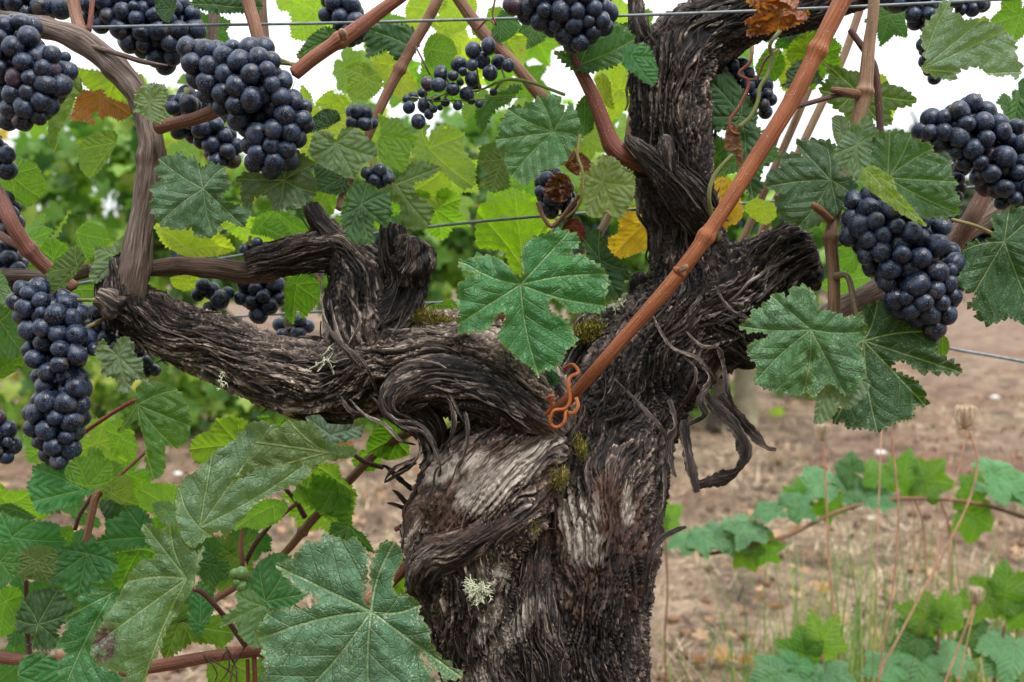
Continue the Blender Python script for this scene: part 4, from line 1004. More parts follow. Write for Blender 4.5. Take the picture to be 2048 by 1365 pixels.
# ------------------------------------------------------------------ leaves of the vine
VIEWS = {'z1': (0, 0, 2.926), 'z2': (560, 0, 2.926), 'z3': (1200, 0, 2.415), 'z4': (0, 420, 2.527), 'z5': (560, 400, 2.73), 'z6': (1200, 400, 2.275), 'z7': (0, 820, 2.504), 'z8': (700, 760, 2.256), 'z9': (1300, 780, 2.333), 'z10': (450, 780, 2.333), 'p': (0, 0, 1.0)}
# colour kinds: base colour, residue, translucency, blemish
KIND = {
    'g':  ((.040, .115, .022), .35, .30, .2),     # mid green
    'gd': ((.022, .066, .018), .30, .22, .2),     # dark green
    'gb': ((.034, .145, .042), .35, .22, .1),     # bluish green
    'gs': ((.040, .125, .034), 1.0, .22, .2),     # green with white spray residue
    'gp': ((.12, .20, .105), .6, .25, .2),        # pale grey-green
    'gy': ((.13, .22, .035), .25, .42, .3),       # yellow-green
    'gl': ((.095, .195, .025), .15, .48, .1),       # light, lit from behind
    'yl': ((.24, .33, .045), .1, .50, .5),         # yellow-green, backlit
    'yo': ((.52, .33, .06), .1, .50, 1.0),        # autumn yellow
    'dr': ((.20, .085, .040), .0, .25, .4),       # dead brown-orange
    'dd': ((.12, .035, .025), .0, .15, .4),       # dead dark red
    'ys': ((.16, .21, .055), 1.0, .35, .3),       # yellow-green with spray residue
    'gu': ((.060, .105, .022), .1, .38, .6),      # dark yellowish underside
}
def teeth(poly, size, amp, org, rs):
    """outline with saw teeth; poly (n,2)"""
    n = len(poly); out = []
    area = 0.5 * np.sum(poly[:, 0] * np.roll(poly[:, 1], -1) - np.roll(poly[:, 0], -1) * poly[:, 1])
    if area < 0: poly = poly[::-1]
    L = size * 0.085
    for i in range(n):
        a, b = poly[i], poly[(i + 1) % n]
        d = b - a; ln = np.linalg.norm(d)
        if ln < 1e-6: continue
        nr = np.array([d[1], -d[0]]) / ln
        k = max(1, int(round(ln / L)))
        cuts = np.linspace(0, 1, k + 1) + np.concatenate([[0], rs.uniform(-.15, .15, k - 1) / k, [0]]) if k > 1 else np.array([0, 1.])
        # teeth lean away from the origin
        lean = 1 if np.dot(d, (a + b) / 2 - org) > 0 else -1
        for j in range(k):
            p, q = a + d * cuts[j], a + d * cuts[j + 1]
            hh = 1.75 * amp * min(L, ln / k) * rs.uniform(.3, 1.4)
            # outward unless close to the petiole
            f = 0.70 if lean > 0 else 0.30
            out.append(p)
            m = p + (q - p) * f + nr * hh
            out.append(p + (q - p) * f * .45 + nr * hh * .62 if lean > 0 else m)
            out.append(m if lean > 0 else p + (q - p) * (1 - (1 - f) * .45) + nr * hh * .62)
    return np.array(out)
def smooth_poly(poly):
    p = np.asarray(poly, float); n = len(p); out = []
    for i in range(n):
        a, b, c, d = p[i - 1], p[i], p[(i + 1) % n], p[(i + 2) % n]
        for t in (0, .5):
            v = 0.5 * (2 * b + (c - a) * t + (2 * a - 5 * b + 4 * c - d) * t * t + (3 * b - a - 3 * c + d) * t ** 3)
            lin = b + (c - b) * t
            out.append(.5 * v + .5 * lin)
    return np.array(out)
def inside(pts, poly):
    x, y = pts[:, 0], pts[:, 1]; c = np.zeros(len(pts), bool)
    for i in range(len(poly)):
        x1, y1 = poly[i]; x2, y2 = poly[i - 1]
        if y1 == y2: continue
        c ^= ((y1 > y) != (y2 > y)) & (x < (x2 - x1) * (y - y1) / (y2 - y1) + x1)
    return c
def seg_dist(pts, poly):
    dm = np.full(len(pts), 1e9)
    for i in range(len(poly)):
        a, b = poly[i - 1], poly[i]; d = b - a
        t = np.clip(((pts - a) @ d) / (d @ d + 1e-12), 0, 1)
        dm = np.minimum(dm, np.linalg.norm(pts - a - t[:, None] * d, axis=1))
    return dm
def auto_tips(poly, org):
    d = np.linalg.norm(poly - org, axis=1); n = len(poly)
    an = np.arctan2(poly[:, 1] - org[1], poly[:, 0] - org[0])
    order = np.argsort(-(d * (1 + 0.25 * (d > np.roll(d, 1)) * (d > np.roll(d, -1)))))
    tips = []
    for i in order:
        if d[i] < .35 * d.max(): continue
        if all(abs((an[i] - an[j] + math.pi) % (2 * math.pi) - math.pi) > math.radians(34) for j in tips):
            tips.append(i)
        if len(tips) >= 6: break
    return [poly[i] for i in tips]
def leaf_mesh(poly, org, tips, size, dens, amp, place, rs, parent):
    """triangulated blade; poly, org, tips in plane units, place(u) -> world points"""
    poly = smooth_poly(poly)
    out = teeth(poly, size, amp, org, rs)
    keep = [0]
    for i in range(1, len(out)):
        if np.linalg.norm(out[i] - out[keep[-1]]) > size * .004: keep.append(i)
    out = out[keep]
    g = size / dens
    lo, hi = out.min(0), out.max(0)
    gx, gy_ = np.meshgrid(np.arange(lo[0], hi[0], g), np.arange(lo[1], hi[1], g * .87))
    gx = gx + (np.arange(gx.shape[0]) % 2)[:, None] * g * .5
    pts = np.stack([gx.ravel(), gy_.ravel()], -1) + rs.uniform(-.12, .12, (gx.size, 2)) * g
    pts = pts[inside(pts, out)]
    if len(pts): pts = pts[seg_dist(pts, out) > g * .45]
    allp = np.vstack([out, pts])
    n0 = len(out)
    vs, es, fs, *_ = delaunay_2d_cdt([Vector(p) for p in allp / size], [], [list(range(n0))], 1, 1e-6)
    U = np.array([v[:] for v in vs]) * size
    F = np.array([f[:] for f in fs if len(f) == 3], dtype=int)
    if len(F) == 0: return None
    # signed vein coordinates per face
    cen = U[F].mean(1)
    best = np.full(len(F), 1e9); vi = np.zeros(len(F), int)
    tips = [np.asarray(t, float) for t in tips]
    for k, tp in enumerate(tips):
        d = tp - org; ln = np.linalg.norm(d); d = d / ln
        q = cen - org; t_ = q @ d; p_ = np.abs(q @ np.array([-d[1], d[0]]))
        ang = np.arctan2(p_, t_)
        m = ang * (1.0 if t_.mean() > -1 else 1)
        m = np.where(t_ < 0, 9 + ang, m)
        upd = m < best; best = np.where(upd, m, best); vi = np.where(upd, k, vi)
    TD = np.zeros((len(F), 3, 2))
    vd = np.full(len(U), 1e9)
    for k, tp in enumerate(tips):
        d = tp - org; ln = np.linalg.norm(d); d = d / ln; nn = np.array([-d[1], d[0]])
        # veins bend a little
        def td(X):
            q = X - org; t_ = q @ d; p_ = q @ nn
            return t_ / size, (p_ - .03 * size * math.sin(k * 2.1 + 1) * np.sin(np.clip(t_ / ln, 0, 1) * math.pi)) / size
        sel = vi == k
        if sel.any():
            t_, p_ = td(U[F[sel]].reshape(-1, 2)); TD[sel] = np.stack([t_, p_], -1).reshape(-1, 3, 2)
        t_, p_ = td(U); vd = np.minimum(vd, np.hypot(p_, np.where(t_ < 0, t_, 0)))
    ed = seg_dist(U, poly)
    edge = np.clip(1 - ed / (size * .05), 0, 1)
    W = place(U, vd, ed / size)
    return U, F, TD, edge, W
LEAF_N = [0]
def finish_leaf(res, kind, parent, label=None, stain=None, name='vine_leaf', purple=0.0, uvrot=None, size=1, org=(0, 0), stalk=None, col=None):
    U, F, TD, edge, W = res
    # wind faces so that the upper side looks to the camera
    a, b, c = W[F[:, 0]], W[F[:, 1]], W[F[:, 2]]
    nrm = np.cross(b - a, c - a).sum(0)
    vdir = W.mean(0) - np.array([0, 0, CAM_Z])
    flip = np.dot(nrm, vdir) > 0
    if kind in ('gu',): flip = not flip
    if flip: F = F[:, ::-1]; TD = TD[:, ::-1]
    me = mesh_np(name, rel(parent, W), F, M_LEAF)
    base, dust, thin, blem = KIND[kind]
    j = [rnd.uniform(.85, 1.15) for _ in range(3)]
    base = tuple(min(.6, base[i] * 1.08 * (j[0] if i != 1 else 1) * j[1]) for i in range(3))
    if col: base = col
    uvs(me, 'UVMap', ((U - org) / size)[F.reshape(-1)])
    uvs(me, 'veins', TD.reshape(-1, 2))
    attr(me, 'edge', edge); bv = np.full(len(W), blem)
    if stain: bv = bv + 2.2 * np.clip(1.3 - np.hypot((U[:, 0] - stain[0]) / stain[2], (U[:, 1] - stain[1]) / stain[3]), 0, 1)
    attr(me, 'blem', bv); attr(me, 'thin', np.full(len(W), thin))
    LEAF_N[0] += 1
    return link(name, me, parent, color=(*base, dust), label=label)
def traced(view, org, poly, kind, depth=.0, dens=30, tilt=(0, 0), cup=0.0, fold=0.0, wave=.045, amp=.35, tips=None, label=None, stalk=None, parent=None, name='vine_leaf', col=None, curl=0.0, foldline=None, stain=None):
    ox, oy, sc = VIEWS[view]
    c = lambda p: np.array([ox + p[0] / sc, oy + p[1] / sc])
    pl = np.array([c(p) for p in poly]); o = c(org)
    size = float(np.linalg.norm(pl - o, axis=1).max())
    ext = float(np.linalg.norm(pl.max(0) - pl.min(0)))
    size = max(size, ext * .6)
    tp = [c(t) for t in tips] if tips else auto_tips(pl, o)
    rs = np.random.RandomState(int(o[0] * 7 + o[1] * 3) % 99991)
    d0 = .655 + depth
    main = (tp[0] - o) / (np.linalg.norm(tp[0] - o) + 1e-9)
    sd = rs.rand() * 50
    def place(U, vd, ed):
        q = (U - o) / size
        r = np.hypot(q[:, 0], q[:, 1])
        along = q @ main; across = q @ np.array([-main[1], main[0]])
        z = tilt[0] * q[:, 0] + tilt[1] * q[:, 1] + cup * r * r + fold * np.abs(across) + curl * np.clip(along, 0, 2) ** 2
        z = z + wave * 1.6 * noise3(q[:, 0] * 2.2 + sd, q[:, 1] * 2.2, .5) + wave * 1.5 * noise3(q[:, 0] * 7 + sd, q[:, 1] * 7, 2.5) * np.clip(1 - ed * 5, 0.2, 1)
        if wave > .1: z = z + wave * (1.6 * np.abs(noise3(q[:, 0] * 3.5 + sd, q[:, 1] * 3.5, 8.5)) + .7 * np.abs(noise3(q[:, 0] * 8 + sd, q[:, 1] * 8, 3.5)))
        z = z + .035 * np.exp(-(vd / .045) ** 2) - 0.010 * noise3(q[:, 0] * 14, q[:, 1] * 14, sd)
        d = d0 + z * size * d0 / FPX
        return P(U[:, 0], U[:, 1], d)
    res = leaf_mesh(pl, o, tp, size, dens, amp, place, rs, parent or VINE)
    if res is None: return None
    ob = finish_leaf(res, kind, parent or VINE, label, name=name, size=size, org=o, col=col, stain=stain)
    if stalk:
        s = [c(p) for p in stalk]
        pts = [(o[0], o[1], d0 + .0012, 2.6)] + [(p[0], p[1], d0 + .006 + .004 * i, 3.0) for i, p in enumerate(s)]
        st = tube('leaf_stalk', pts, M_STALK, ob, color=(.28, .06, .07, 1) if kind not in ('gl', 'yl') else (.35, .12, .08, 1), step=.002, sides=8)
    return ob
# generic blade for leaves that are only glimpsed: five lobes, placed by origin, direction of the tip, size and tilt
def template(rs, sinus=1.0):
    key = [(0, 1.0), (28, .66 + .1 * (1 - sinus)), (34, .64), (56, .93), (66, .86), (88, .60 + .1 * (1 - sinus)), (96, .60), (116, .76), (132, .66), (152, .62), (168, .45), (176, .16)]
    full = [(-a, r) for a, r in key[:0:-1]] + key
    pl = []
    for a, r in full:
        r = r * rs.uniform(.93, 1.07); a = math.radians(a + rs.uniform(-3, 3))
        pl.append((math.sin(a) * r, math.cos(a) * r))
    return np.array(pl + [(0, -.03)])
def generic(px, py, depth, size, ang, kind, yaw=0, pit=0, cup=.12, fold=.08, droop=.1, dens=20, label=None, parent=None, stalk_to=None, name='vine_leaf', amp=.4, wave=.05):
    """ang: direction of the tip in the picture, degrees clockwise from straight up; size in photograph pixels; yaw/pit tilt"""
    rs = np.random.RandomState(int(px * 13 + py * 7) % 99991)
    pl = template(rs, rs.uniform(.3, 1.2)); o = np.zeros(2)
    tp = [(math.sin(math.radians(a)) * r, math.cos(math.radians(a)) * r) for a, r in ((0, .98), (57, .9), (-57, .9), (117, .74), (-117, .74))]
    d0 = .655 + depth; sm = size * d0 / FPX
    a = math.radians(ang)
    Rz = Matrix.Rotation(-a, 3, 'Y') if False else None
    # basis: local x,y in the leaf plane, z towards the camera
    ex = np.array([1.0, 0, 0]); ez = np.array([0, _sp, _cp]); ey = np.array([0, -_cp, _sp])      # ey points to the camera
    yr, pr = math.radians(yaw), math.radians(pit)
    sd = rs.rand() * 50
    C0 = P(px, py, d0)
    def place(U, vd, ed):
        x, y = U[:, 0], U[:, 1]
        z = -cup * (x * x + y * y) + fold * np.abs(x) - droop * np.clip(y, 0, 2) ** 2 + wave * 1.6 * noise3(x * 2.2 + sd, y * 2.2, .5) + wave * 1.2 * noise3(x * 7, y * 7, sd) * np.clip(1 - ed * 5, .2, 1) - .035 * np.exp(-(vd / .045) ** 2)
        # tilt about local axes
        y1 = y * math.cos(pr) - z * math.sin(pr); z1 = y * math.sin(pr) + z * math.cos(pr)
        x1 = x * math.cos(yr) + z1 * math.sin(yr); z2 = -x * math.sin(yr) + z1 * math.cos(yr)
        X = x1 * math.cos(a) + y1 * math.sin(a); Yv = -x1 * math.sin(a) + y1 * math.cos(a)
        return C0 + sm * (X[:, None] * ex + Yv[:, None] * ez + z2[:, None] * ey)
    res = leaf_mesh(pl, o, tp, 1.0, dens, amp, place, rs, parent or VINE)
    ob = finish_leaf(res, kind, parent or VINE, label, name=name, size=1.0, org=o)
    if stalk_to:
        s = stalk_to
        pts = [(px, py, d0 + .001, 2.4), ((px + s[0]) / 2, (py + s[1]) / 2 - 4, d0 + .006, 2.6), (s[0], s[1], d0 + .01, 3.0)]
        tube('leaf_stalk', pts, M_STALK, ob, color=(.28, .07, .07, 1), step=.002, sides=8)
    return ob

# the ones in front, drawn from their outlines
traced('p', (1041, 570), [(1036, 562), (1018, 535), (1000, 520), (985, 513), (948, 515), (917, 528), (934, 541), (959, 548), (945, 557), (915, 568), (921, 590), (916, 612), (923, 634), (917, 664), (945, 660), (963, 663), (981, 653), (990, 634), (1003, 623), (1012, 630), (1010, 648), (996, 671), (1005, 689), (1021, 700), (1040, 719), (1062, 733), (1073, 744), (1077, 757), (1081, 741), (1102, 737), (1126, 719), (1131, 700), (1150, 686), (1142, 656), (1126, 638), (1102, 625), (1095, 612), (1100, 598), (1110, 596), (1124, 605), (1142, 625), (1164, 623), (1190, 625), (1212, 616), (1210, 594), (1216, 557), (1201, 535), (1179, 521), (1164, 510), (1135, 513), (1133, 506), (1157, 488), (1155, 473), (1124, 462), (1091, 470), (1062, 480), (1047, 499), (1044, 521), (1048, 546)],
       'gb', -.075, 60, tilt=(.05, -.12), cup=.06, fold=.05, amp=.3, tips=[(1077, 752), (924, 645), (935, 530), (1205, 612), (1135, 468), (1208, 550)], label='large smooth bluish-green leaf hanging in the middle of the fork', stalk=None)
tube('leaf_stalk', [(1041, 570, .583, 3), (1046, 555, .60, 3.5), (1052, 530, .63, 4)], M_STALK, VINE, color=(.35, .1, .07, 1), step=.002, sides=8)
traced('z2', (1600, 775), [(1660, 660), (1620, 560), (1590, 555), (1560, 575), (1510, 560), (1490, 600), (1430, 610), (1450, 640), (1380, 625), (1330, 640), (1320, 690), (1275, 750), (1300, 780), (1265, 820), (1280, 870), (1330, 900), (1310, 940), (1330, 980), (1360, 1030), (1430, 1080), (1480, 1040), (1510, 1040), (1520, 1000), (1590, 985), (1640, 970), (1690, 920), (1695, 870), (1740, 850), (1775, 815), (1740, 790), (1760, 740), (1740, 690), (1700, 600), (1680, 640)],
       'gs', -.055, 45, tilt=(.1, .1), cup=.1, fold=-.05, amp=.3, label='pale speckled leaf left of the upright arm', stalk=[(1770, 800), (1860, 797)])
traced('z6', (960, 590), [(870, 400), (945, 400), (975, 430), (990, 500), (1030, 505), (1080, 520), (1130, 545), (1190, 520), (1205, 600), (1200, 640), (1175, 655), (1200, 740), (1200, 800), (1160, 860), (1120, 895), (1090, 860), (1040, 830), (1010, 860), (970, 900), (945, 870), (950, 810), (955, 750), (940, 748), (940, 800), (925, 880), (875, 890), (830, 870), (790, 865), (740, 850), (705, 830), (715, 770), (705, 735), (670, 700), (680, 655), (720, 640), (780, 620), (740, 600), (700, 600), (632, 575), (690, 540), (690, 500), (740, 500), (735, 475), (780, 460), (775, 435), (820, 425), (860, 460)],
       'gs', -.085, 50, tilt=(.05, -.1), cup=.1, fold=.1, amp=.25, label='green leaf veined with white residue right of the trunk')
traced('z6', (1200, 640), [(1200, 640), (1215, 570), (1195, 510), (1260, 460), (1330, 490), (1400, 500), (1410, 530), (1480, 545), (1500, 580), (1540, 590), (1530, 620), (1545, 650), (1520, 690), (1580, 730), (1640, 765), (1640, 790), (1560, 780), (1440, 770), (1390, 730), (1340, 735), (1320, 770), (1380, 800), (1430, 820), (1470, 860), (1480, 940), (1430, 930), (1420, 990), (1390, 1000), (1350, 1010), (1310, 1030), (1260, 1055), (1220, 1040), (1170, 1035), (1120, 1035), (1110, 1000), (1070, 1020), (1055, 980), (1100, 950), (1180, 870), (1200, 820), (1190, 720)],
       'gd', -.062, 45, tilt=(.1, -.15), cup=.1, fold=.1, amp=.3, tips=[(1262, 1055), (1640, 785), (1520, 600), (1260, 465), (1475, 930), (1070, 1010)], label='dark green leaf hanging below the right-hand bunch')
traced('z6', (1080, 800), [(1010, 860), (1080, 835), (1130, 830), (1200, 790), (1230, 840), (1200, 900), (1130, 955), (1090, 935), (1050, 1000), (975, 1020), (985, 920)], 'gp', -.075, 20, amp=.15, wave=.05, label='pale underside of a curled leaf tip')
traced('z3', (1390, 860), [(1310, 800), (1310, 700), (1380, 640), (1440, 635), (1500, 650), (1510, 680), (1600, 700), (1610, 740), (1680, 780), (1700, 820), (1690, 850), (1725, 880), (1710, 920), (1735, 960), (1720, 1040), (1650, 1045), (1560, 1050), (1500, 990), (1420, 920), (1380, 850)], 'g', -.095, 36, tilt=(.25, .1), cup=-.1, amp=.28, tips=[(1725, 1030), (1720, 880), (1610, 720), (1500, 655), (1400, 645)], label='broad green folded leaf above the right-hand bunch', col=(.045, .11, .035))
traced('z3', (1300, 830), [(1258, 820), (1310, 802), (1360, 820), (1420, 870), (1430, 920), (1500, 1000), (1578, 1092), (1500, 1058), (1440, 1020), (1330, 940), (1270, 890)], 'gy', -.11, 20, tilt=(-.1, -.2), amp=.12, label='yellow-green turned-over flap of the folded leaf', tips=[(1575, 1088), (1430, 900)])
traced('z3', (1240, 700), [(1125, 750), (1160, 690), (1200, 640), (1210, 600), (1240, 605), (1290, 560), (1320, 600), (1350, 650), (1310, 720), (1300, 790), (1260, 830), (1265, 865), (1230, 860), (1180, 820), (1150, 790)], 'gp', -.10, 26, amp=.3, col=(.10, .17, .09), label='small pale leaf crossing the upright tan cane')
traced('z3', (1165, 640), [(1122, 570), (1150, 558), (1190, 570), (1215, 620), (1200, 690), (1150, 705), (1125, 640)], 'gp', -.04, 16, amp=.3)
traced('z3', (1115, 870), [(945, 690), (1010, 680), (1090, 680), (1140, 720), (1155, 830), (1240, 880), (1230, 960), (1150, 1030), (1040, 1090), (960, 1095), (870, 1040), (845, 970), (880, 930), (800, 905), (815, 830), (870, 810), (880, 750), (950, 745), (990, 770), (965, 720)], 'gd', -.045, 36, fold=.1, amp=.3, label='dark leaf with pale veins between the long cane and the tan cane', col=(.045, .095, .045))
traced('z3', (1555, 335), [(1550, 335), (1580, 290), (1560, 200), (1570, 130), (1620, 70), (1645, 10), (1680, 5), (1700, 60), (1740, 70), (1760, 100), (1800, 95), (1870, 90), (1890, 120), (1950, 125), (1960, 160), (2000, 190), (2005, 250), (2030, 340), (2015, 385), (1980, 360), (1930, 370), (1860, 350), (1830, 320), (1740, 330), (1700, 390), (1640, 370)], 'gp', -.09, 36, tilt=(-.1, .1), cup=.1, amp=.25, tips=[(2025, 350), (1960, 150), (1680, 20), (1700, 385), (1850, 95)], label='pale grey-green leaf at the top right against the sky', stalk=[(1480, 370), (1360, 405), (1330, 410)], col=(.12, .19, .115))
traced('z3', (1240, 440), [(1080, 300), (1130, 320), (1200, 345), (1250, 350), (1320, 400), (1400, 410), (1470, 430), (1530, 490), (1480, 510), (1400, 530), (1410, 590), (1370, 610), (1300, 560), (1220, 560), (1150, 530), (1100, 480), (1060, 440), (1090, 400), (1110, 360)], 'gy', .02, 30, amp=.25, col=(.06, .105, .02), label='yellow-green leaf behind the upright tan cane')
traced('z3', (1040, 370), [(1000, 290), (950, 300), (900, 350), (905, 390), (880, 420), (960, 430), (1040, 400), (1075, 410), (1050, 340)], 'gd', -.02, 20)
traced('p', (1160, 130), [(1110, 105), (1155, 110), (1190, 60), (1215, 47), (1250, 55), (1268, 80), (1255, 110), (1235, 128), (1181, 145), (1140, 134)], 'g', -.02, 24, label='green leaf behind the top centre bunch')
traced('p', (1262, 112), [(1246, 115), (1250, 95), (1283, 86), (1300, 95), (1306, 115), (1315, 135), (1313, 160), (1308, 170), (1290, 165), (1265, 145), (1247, 132)], 'gb', -.09, 22, label='small green leaf lying on the top of the upright arm')
traced('z1', (1190, 1105), [(1045, 890), (1105, 940), (1145, 905), (1150, 960), (1200, 990), (1240, 945), (1260, 970), (1320, 975), (1320, 1020), (1345, 1060), (1340, 1100), (1300, 1130), (1310, 1180), (1440, 1220), (1470, 1250), (1440, 1290), (1430, 1330), (1370, 1310), (1330, 1290), (1290, 1310), (1250, 1380), (1150, 1380), (1120, 1330), (1040, 1340), (930, 1310), (910, 1260), (870, 1190), (910, 1160), (880, 1100), (930, 1070), (1000, 1060), (920, 1020), (910, 980), (940, 960), (930, 930), (1000, 910), (1010, 930)], 'gs', -.06, 45, tilt=(0, -.1), cup=.12, fold=.1, amp=.25, label='green leaf with white flecks right of the grey old cane', col=(.04, .10, .035))
traced('z1', (1660, 1060), [(1450, 1010), (1530, 1020), (1600, 1030), (1650, 960), (1700, 870), (1760, 900), (1850, 960), (1820, 1010), (1850, 1060), (1850, 1130), (1790, 1180), (1750, 1220), (1700, 1190), (1620, 1240), (1590, 1200), (1560, 1140), (1490, 1150), (1470, 1220), (1430, 1230), (1410, 1150), (1420, 1090), (1380, 1050)], 'gs', -.045, 40, amp=.25, label='grey-flecked leaf under the big left bunch', col=(.06, .10, .045))
traced('z2', (330, 840), [(325, 840), (300, 780), (210, 770), (175, 860), (185, 920), (230, 960), (310, 1000), (400, 1040), (440, 1045), (450, 1000), (490, 960), (560, 920), (570, 880), (540, 830), (500, 800), (440, 750), (360, 760)], 'gp', -.06, 32, amp=.22, col=(.10, .165, .075), label='round pale green leaf right of the big left bunch')
traced('z2', (585, 795), [(575, 665), (640, 700), (690, 690), (720, 740), (800, 820), (760, 890), (750, 950), (720, 1010), (690, 990), (610, 960), (570, 900), (565, 840), (590, 790), (585, 720)], 'gl', -.05, 30, amp=.2, label='light green heart-shaped leaf on the slanting cane', tips=[(720, 1005), (790, 825), (580, 675), (575, 920)])
traced('z2', (870, 870), [(870, 850), (880, 790), (930, 740), (1000, 740), (1080, 790), (1060, 850), (1100, 920), (1140, 980), (1130, 1090), (1060, 1100), (1010, 1060), (960, 1010), (900, 960), (850, 910), (780, 920), (770, 830), (830, 745)], 'gl', .03, 34, amp=.3, col=(.17, .25, .07), label='large light yellow-green leaf left of the speckled leaf', stalk=[(800, 876), (770, 876)])
traced('z2', (680, 1080), [(680, 1075), (720, 1010), (780, 950), (850, 950), (940, 980), (900, 1020), (860, 1050), (780, 1060), (790, 1130), (880, 1200), (900, 1230), (870, 1320), (800, 1346), (730, 1320), (700, 1200), (660, 1180), (580, 1110)], 'g', -.05, 34, fold=.15, amp=.25, stalk=[(620, 1060), (540, 1020), (470, 995)], label='creased green leaf on a long red stalk', col=(.075, .13, .035))
traced('p', (722, 410), [(705, 375), (735, 367), (745, 385), (780, 385), (775, 410), (770, 440), (772, 452), (745, 440), (748, 480), (740, 490), (715, 488), (695, 478), (690, 455), (685, 430), (700, 405)], 'g', -.06, 28, amp=.25, label='drooping green leaf above the pruned stub', col=(.045, .115, .035))
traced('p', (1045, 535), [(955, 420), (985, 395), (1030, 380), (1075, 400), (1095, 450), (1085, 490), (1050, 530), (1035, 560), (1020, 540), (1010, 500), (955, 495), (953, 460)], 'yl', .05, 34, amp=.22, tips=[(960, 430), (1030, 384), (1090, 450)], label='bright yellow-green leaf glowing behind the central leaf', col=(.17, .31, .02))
traced('p', (1205, 365), [(1185, 325), (1195, 335), (1225, 315), (1240, 330), (1235, 345), (1265, 350), (1270, 370), (1265, 400), (1250, 425), (1240, 435), (1220, 430), (1218, 400), (1200, 435), (1175, 430), (1170, 405), (1180, 390), (1160, 380), (1165, 365), (1160, 345), (1180, 345)], 'ys', -.055, 30, amp=.3, label='small yellow-green leaf with brown edges beside the upright arm')
traced('p', (1005, 320), [(958, 325), (990, 300), (1000, 290), (1020, 310), (1015, 340), (1005, 370), (985, 383), (970, 370), (975, 350)], 'gu', -.01, 20)
traced('p', (160, 188), [(160, 155), (165, 185), (150, 195), (140, 230), (115, 265), (112, 305), (98, 290), (97, 240), (110, 200), (135, 165)], 'gy', -.02, 24, amp=.15, tips=[(110, 300), (135, 165)], label='narrow folded yellow-green leaf at the left', col=(.10, .17, .04))
traced('p', (232, 285), [(228, 262), (235, 275), (225, 300), (205, 335), (180, 357), (160, 335), (157, 300), (170, 278), (195, 262)], 'gl', -.01, 24, amp=.2, stalk=[(1, 1)][:0] or [(280, 282)], label='green leaf on a pink stalk left of the grey old cane', col=(.11, .19, .04))
traced('p', (200, 190), [(160, 180), (185, 185), (205, 180), (208, 195), (240, 205), (265, 215), (262, 230), (240, 240), (220, 230), (200, 235), (195, 215), (180, 230), (190, 250), (165, 240), (140, 240), (150, 215)], 'dr', .0, 26, wave=.07, amp=.5, label='withered orange-brown leaf at the left', col=(.34, .14, .06), stalk=[(268, 190)])
traced('p', (300, 205), [(268, 205), (275, 180), (300, 168), (330, 172), (335, 195), (325, 215), (332, 235), (312, 248), (290, 232), (266, 222), (280, 210)], 'gp', -.06, 26, wave=.08, amp=.4, label='small crinkled pale leaf on the grey old cane', col=(.17, .24, .12))
traced('p', (20, 350), [(20, 330), (45, 318), (75, 335), (92, 370), (80, 395), (60, 412), (30, 400), (10, 375), (0, 360)], 'gl', .0, 24, label='light green leaf at the left edge')
traced('p', (152, 465), [(152, 463), (175, 445), (205, 455), (220, 480), (195, 500), (175, 520), (155, 500)], 'gl', -.01, 22, stalk=[(110, 462), (78, 470)], label='light green leaf beside the grey old cane')
traced('p', (155, 535), [(150, 490), (170, 515), (165, 530), (140, 560), (120, 590), (95, 585), (95, 545), (120, 520)], 'gu', -.04, 24, label='curled leaf drooping over the wire', stalk=[(175, 560), (200, 592)], tips=[(105, 590), (98, 545), (150, 495)])
traced('z4', (695, 985), [(700, 890), (780, 865), (870, 890), (920, 940), (950, 1000), (960, 1110), (930, 1190), (880, 1200), (830, 1180), (835, 1280), (820, 1340), (760, 1365), (740, 1280), (740, 1200), (700, 1060), (660, 1080), (600, 1130), (640, 1050), (685, 980)], 'gl', -.05, 40, amp=.2, cup=.12, fold=.12, tips=[(780, 1365), (950, 1090), (890, 910), (880, 1200), (605, 1125)], label='broad light green leaf hanging below the long bunch', stalk=[(660, 970), (560, 1030), (400, 1140)], col=(.075, .165, .05))
traced('z4', (600, 740), [(480, 720), (520, 650), (560, 720), (600, 655), (640, 645), (680, 690), (670, 740), (720, 760), (720, 830), (775, 890), (700, 850), (670, 870), (650, 930), (600, 920), (600, 860), (560, 840), (510, 830), (520, 780)], 'gp', -.07, 34, wave=.08, amp=.25, label='crumpled pale leaf beside the long bunch', col=(.12, .18, .10))
traced('z7', (1000, 590), [(1330, 60), (1390, 90), (1370, 150), (1400, 230), (1540, 240), (1540, 330), (1450, 380), (1300, 450), (1240, 510), (1140, 620), (1130, 650), (1100, 600), (1030, 640), (960, 690), (920, 650), (890, 560), (890, 430), (920, 350), (1000, 300), (1060, 230), (1180, 150), (1250, 70)], 'gp', -.06, 50, amp=.15, tilt=(.3, .1), tips=[(1535, 270), (1360, 75), (900, 400), (1130, 645), (1060, 235)], label='large dusty pale leaf at the lower left', col=(.12, .20, .12))
traced('z7', (1640, 215), [(1135, 390), (1200, 330), (1240, 240), (1290, 160), (1400, 90), (1440, 55), (1550, 65), (1600, 110), (1640, 170), (1753, 180), (1790, 200), (1753, 240), (1640, 250), (1560, 300), (1500, 260), (1380, 280), (1280, 290), (1200, 340)], 'gu', -.115, 44, amp=.15, tips=[(1140, 388), (1295, 165), (1450, 60)], label='dark yellowish underside of a leaf below the left arm', col=(.05, .095, .022))
traced('z7', (1200, 180), [(950, 200), (990, 130), (1075, 100), (1080, 45), (1200, 45), (1240, 70), (1180, 150), (1100, 220), (1060, 270), (990, 270)], 'gl', .03, 26, label='bright yellow-green leaf low on the left', col=(.16, .26, .035))
traced('p', (660, 870), [(612, 835), (640, 830), (655, 848), (690, 850), (725, 850), (722, 875), (690, 885), (642, 892), (622, 862)], 'gp', -.05, 24, wave=.05, amp=.1, col=(.12, .19, .14))
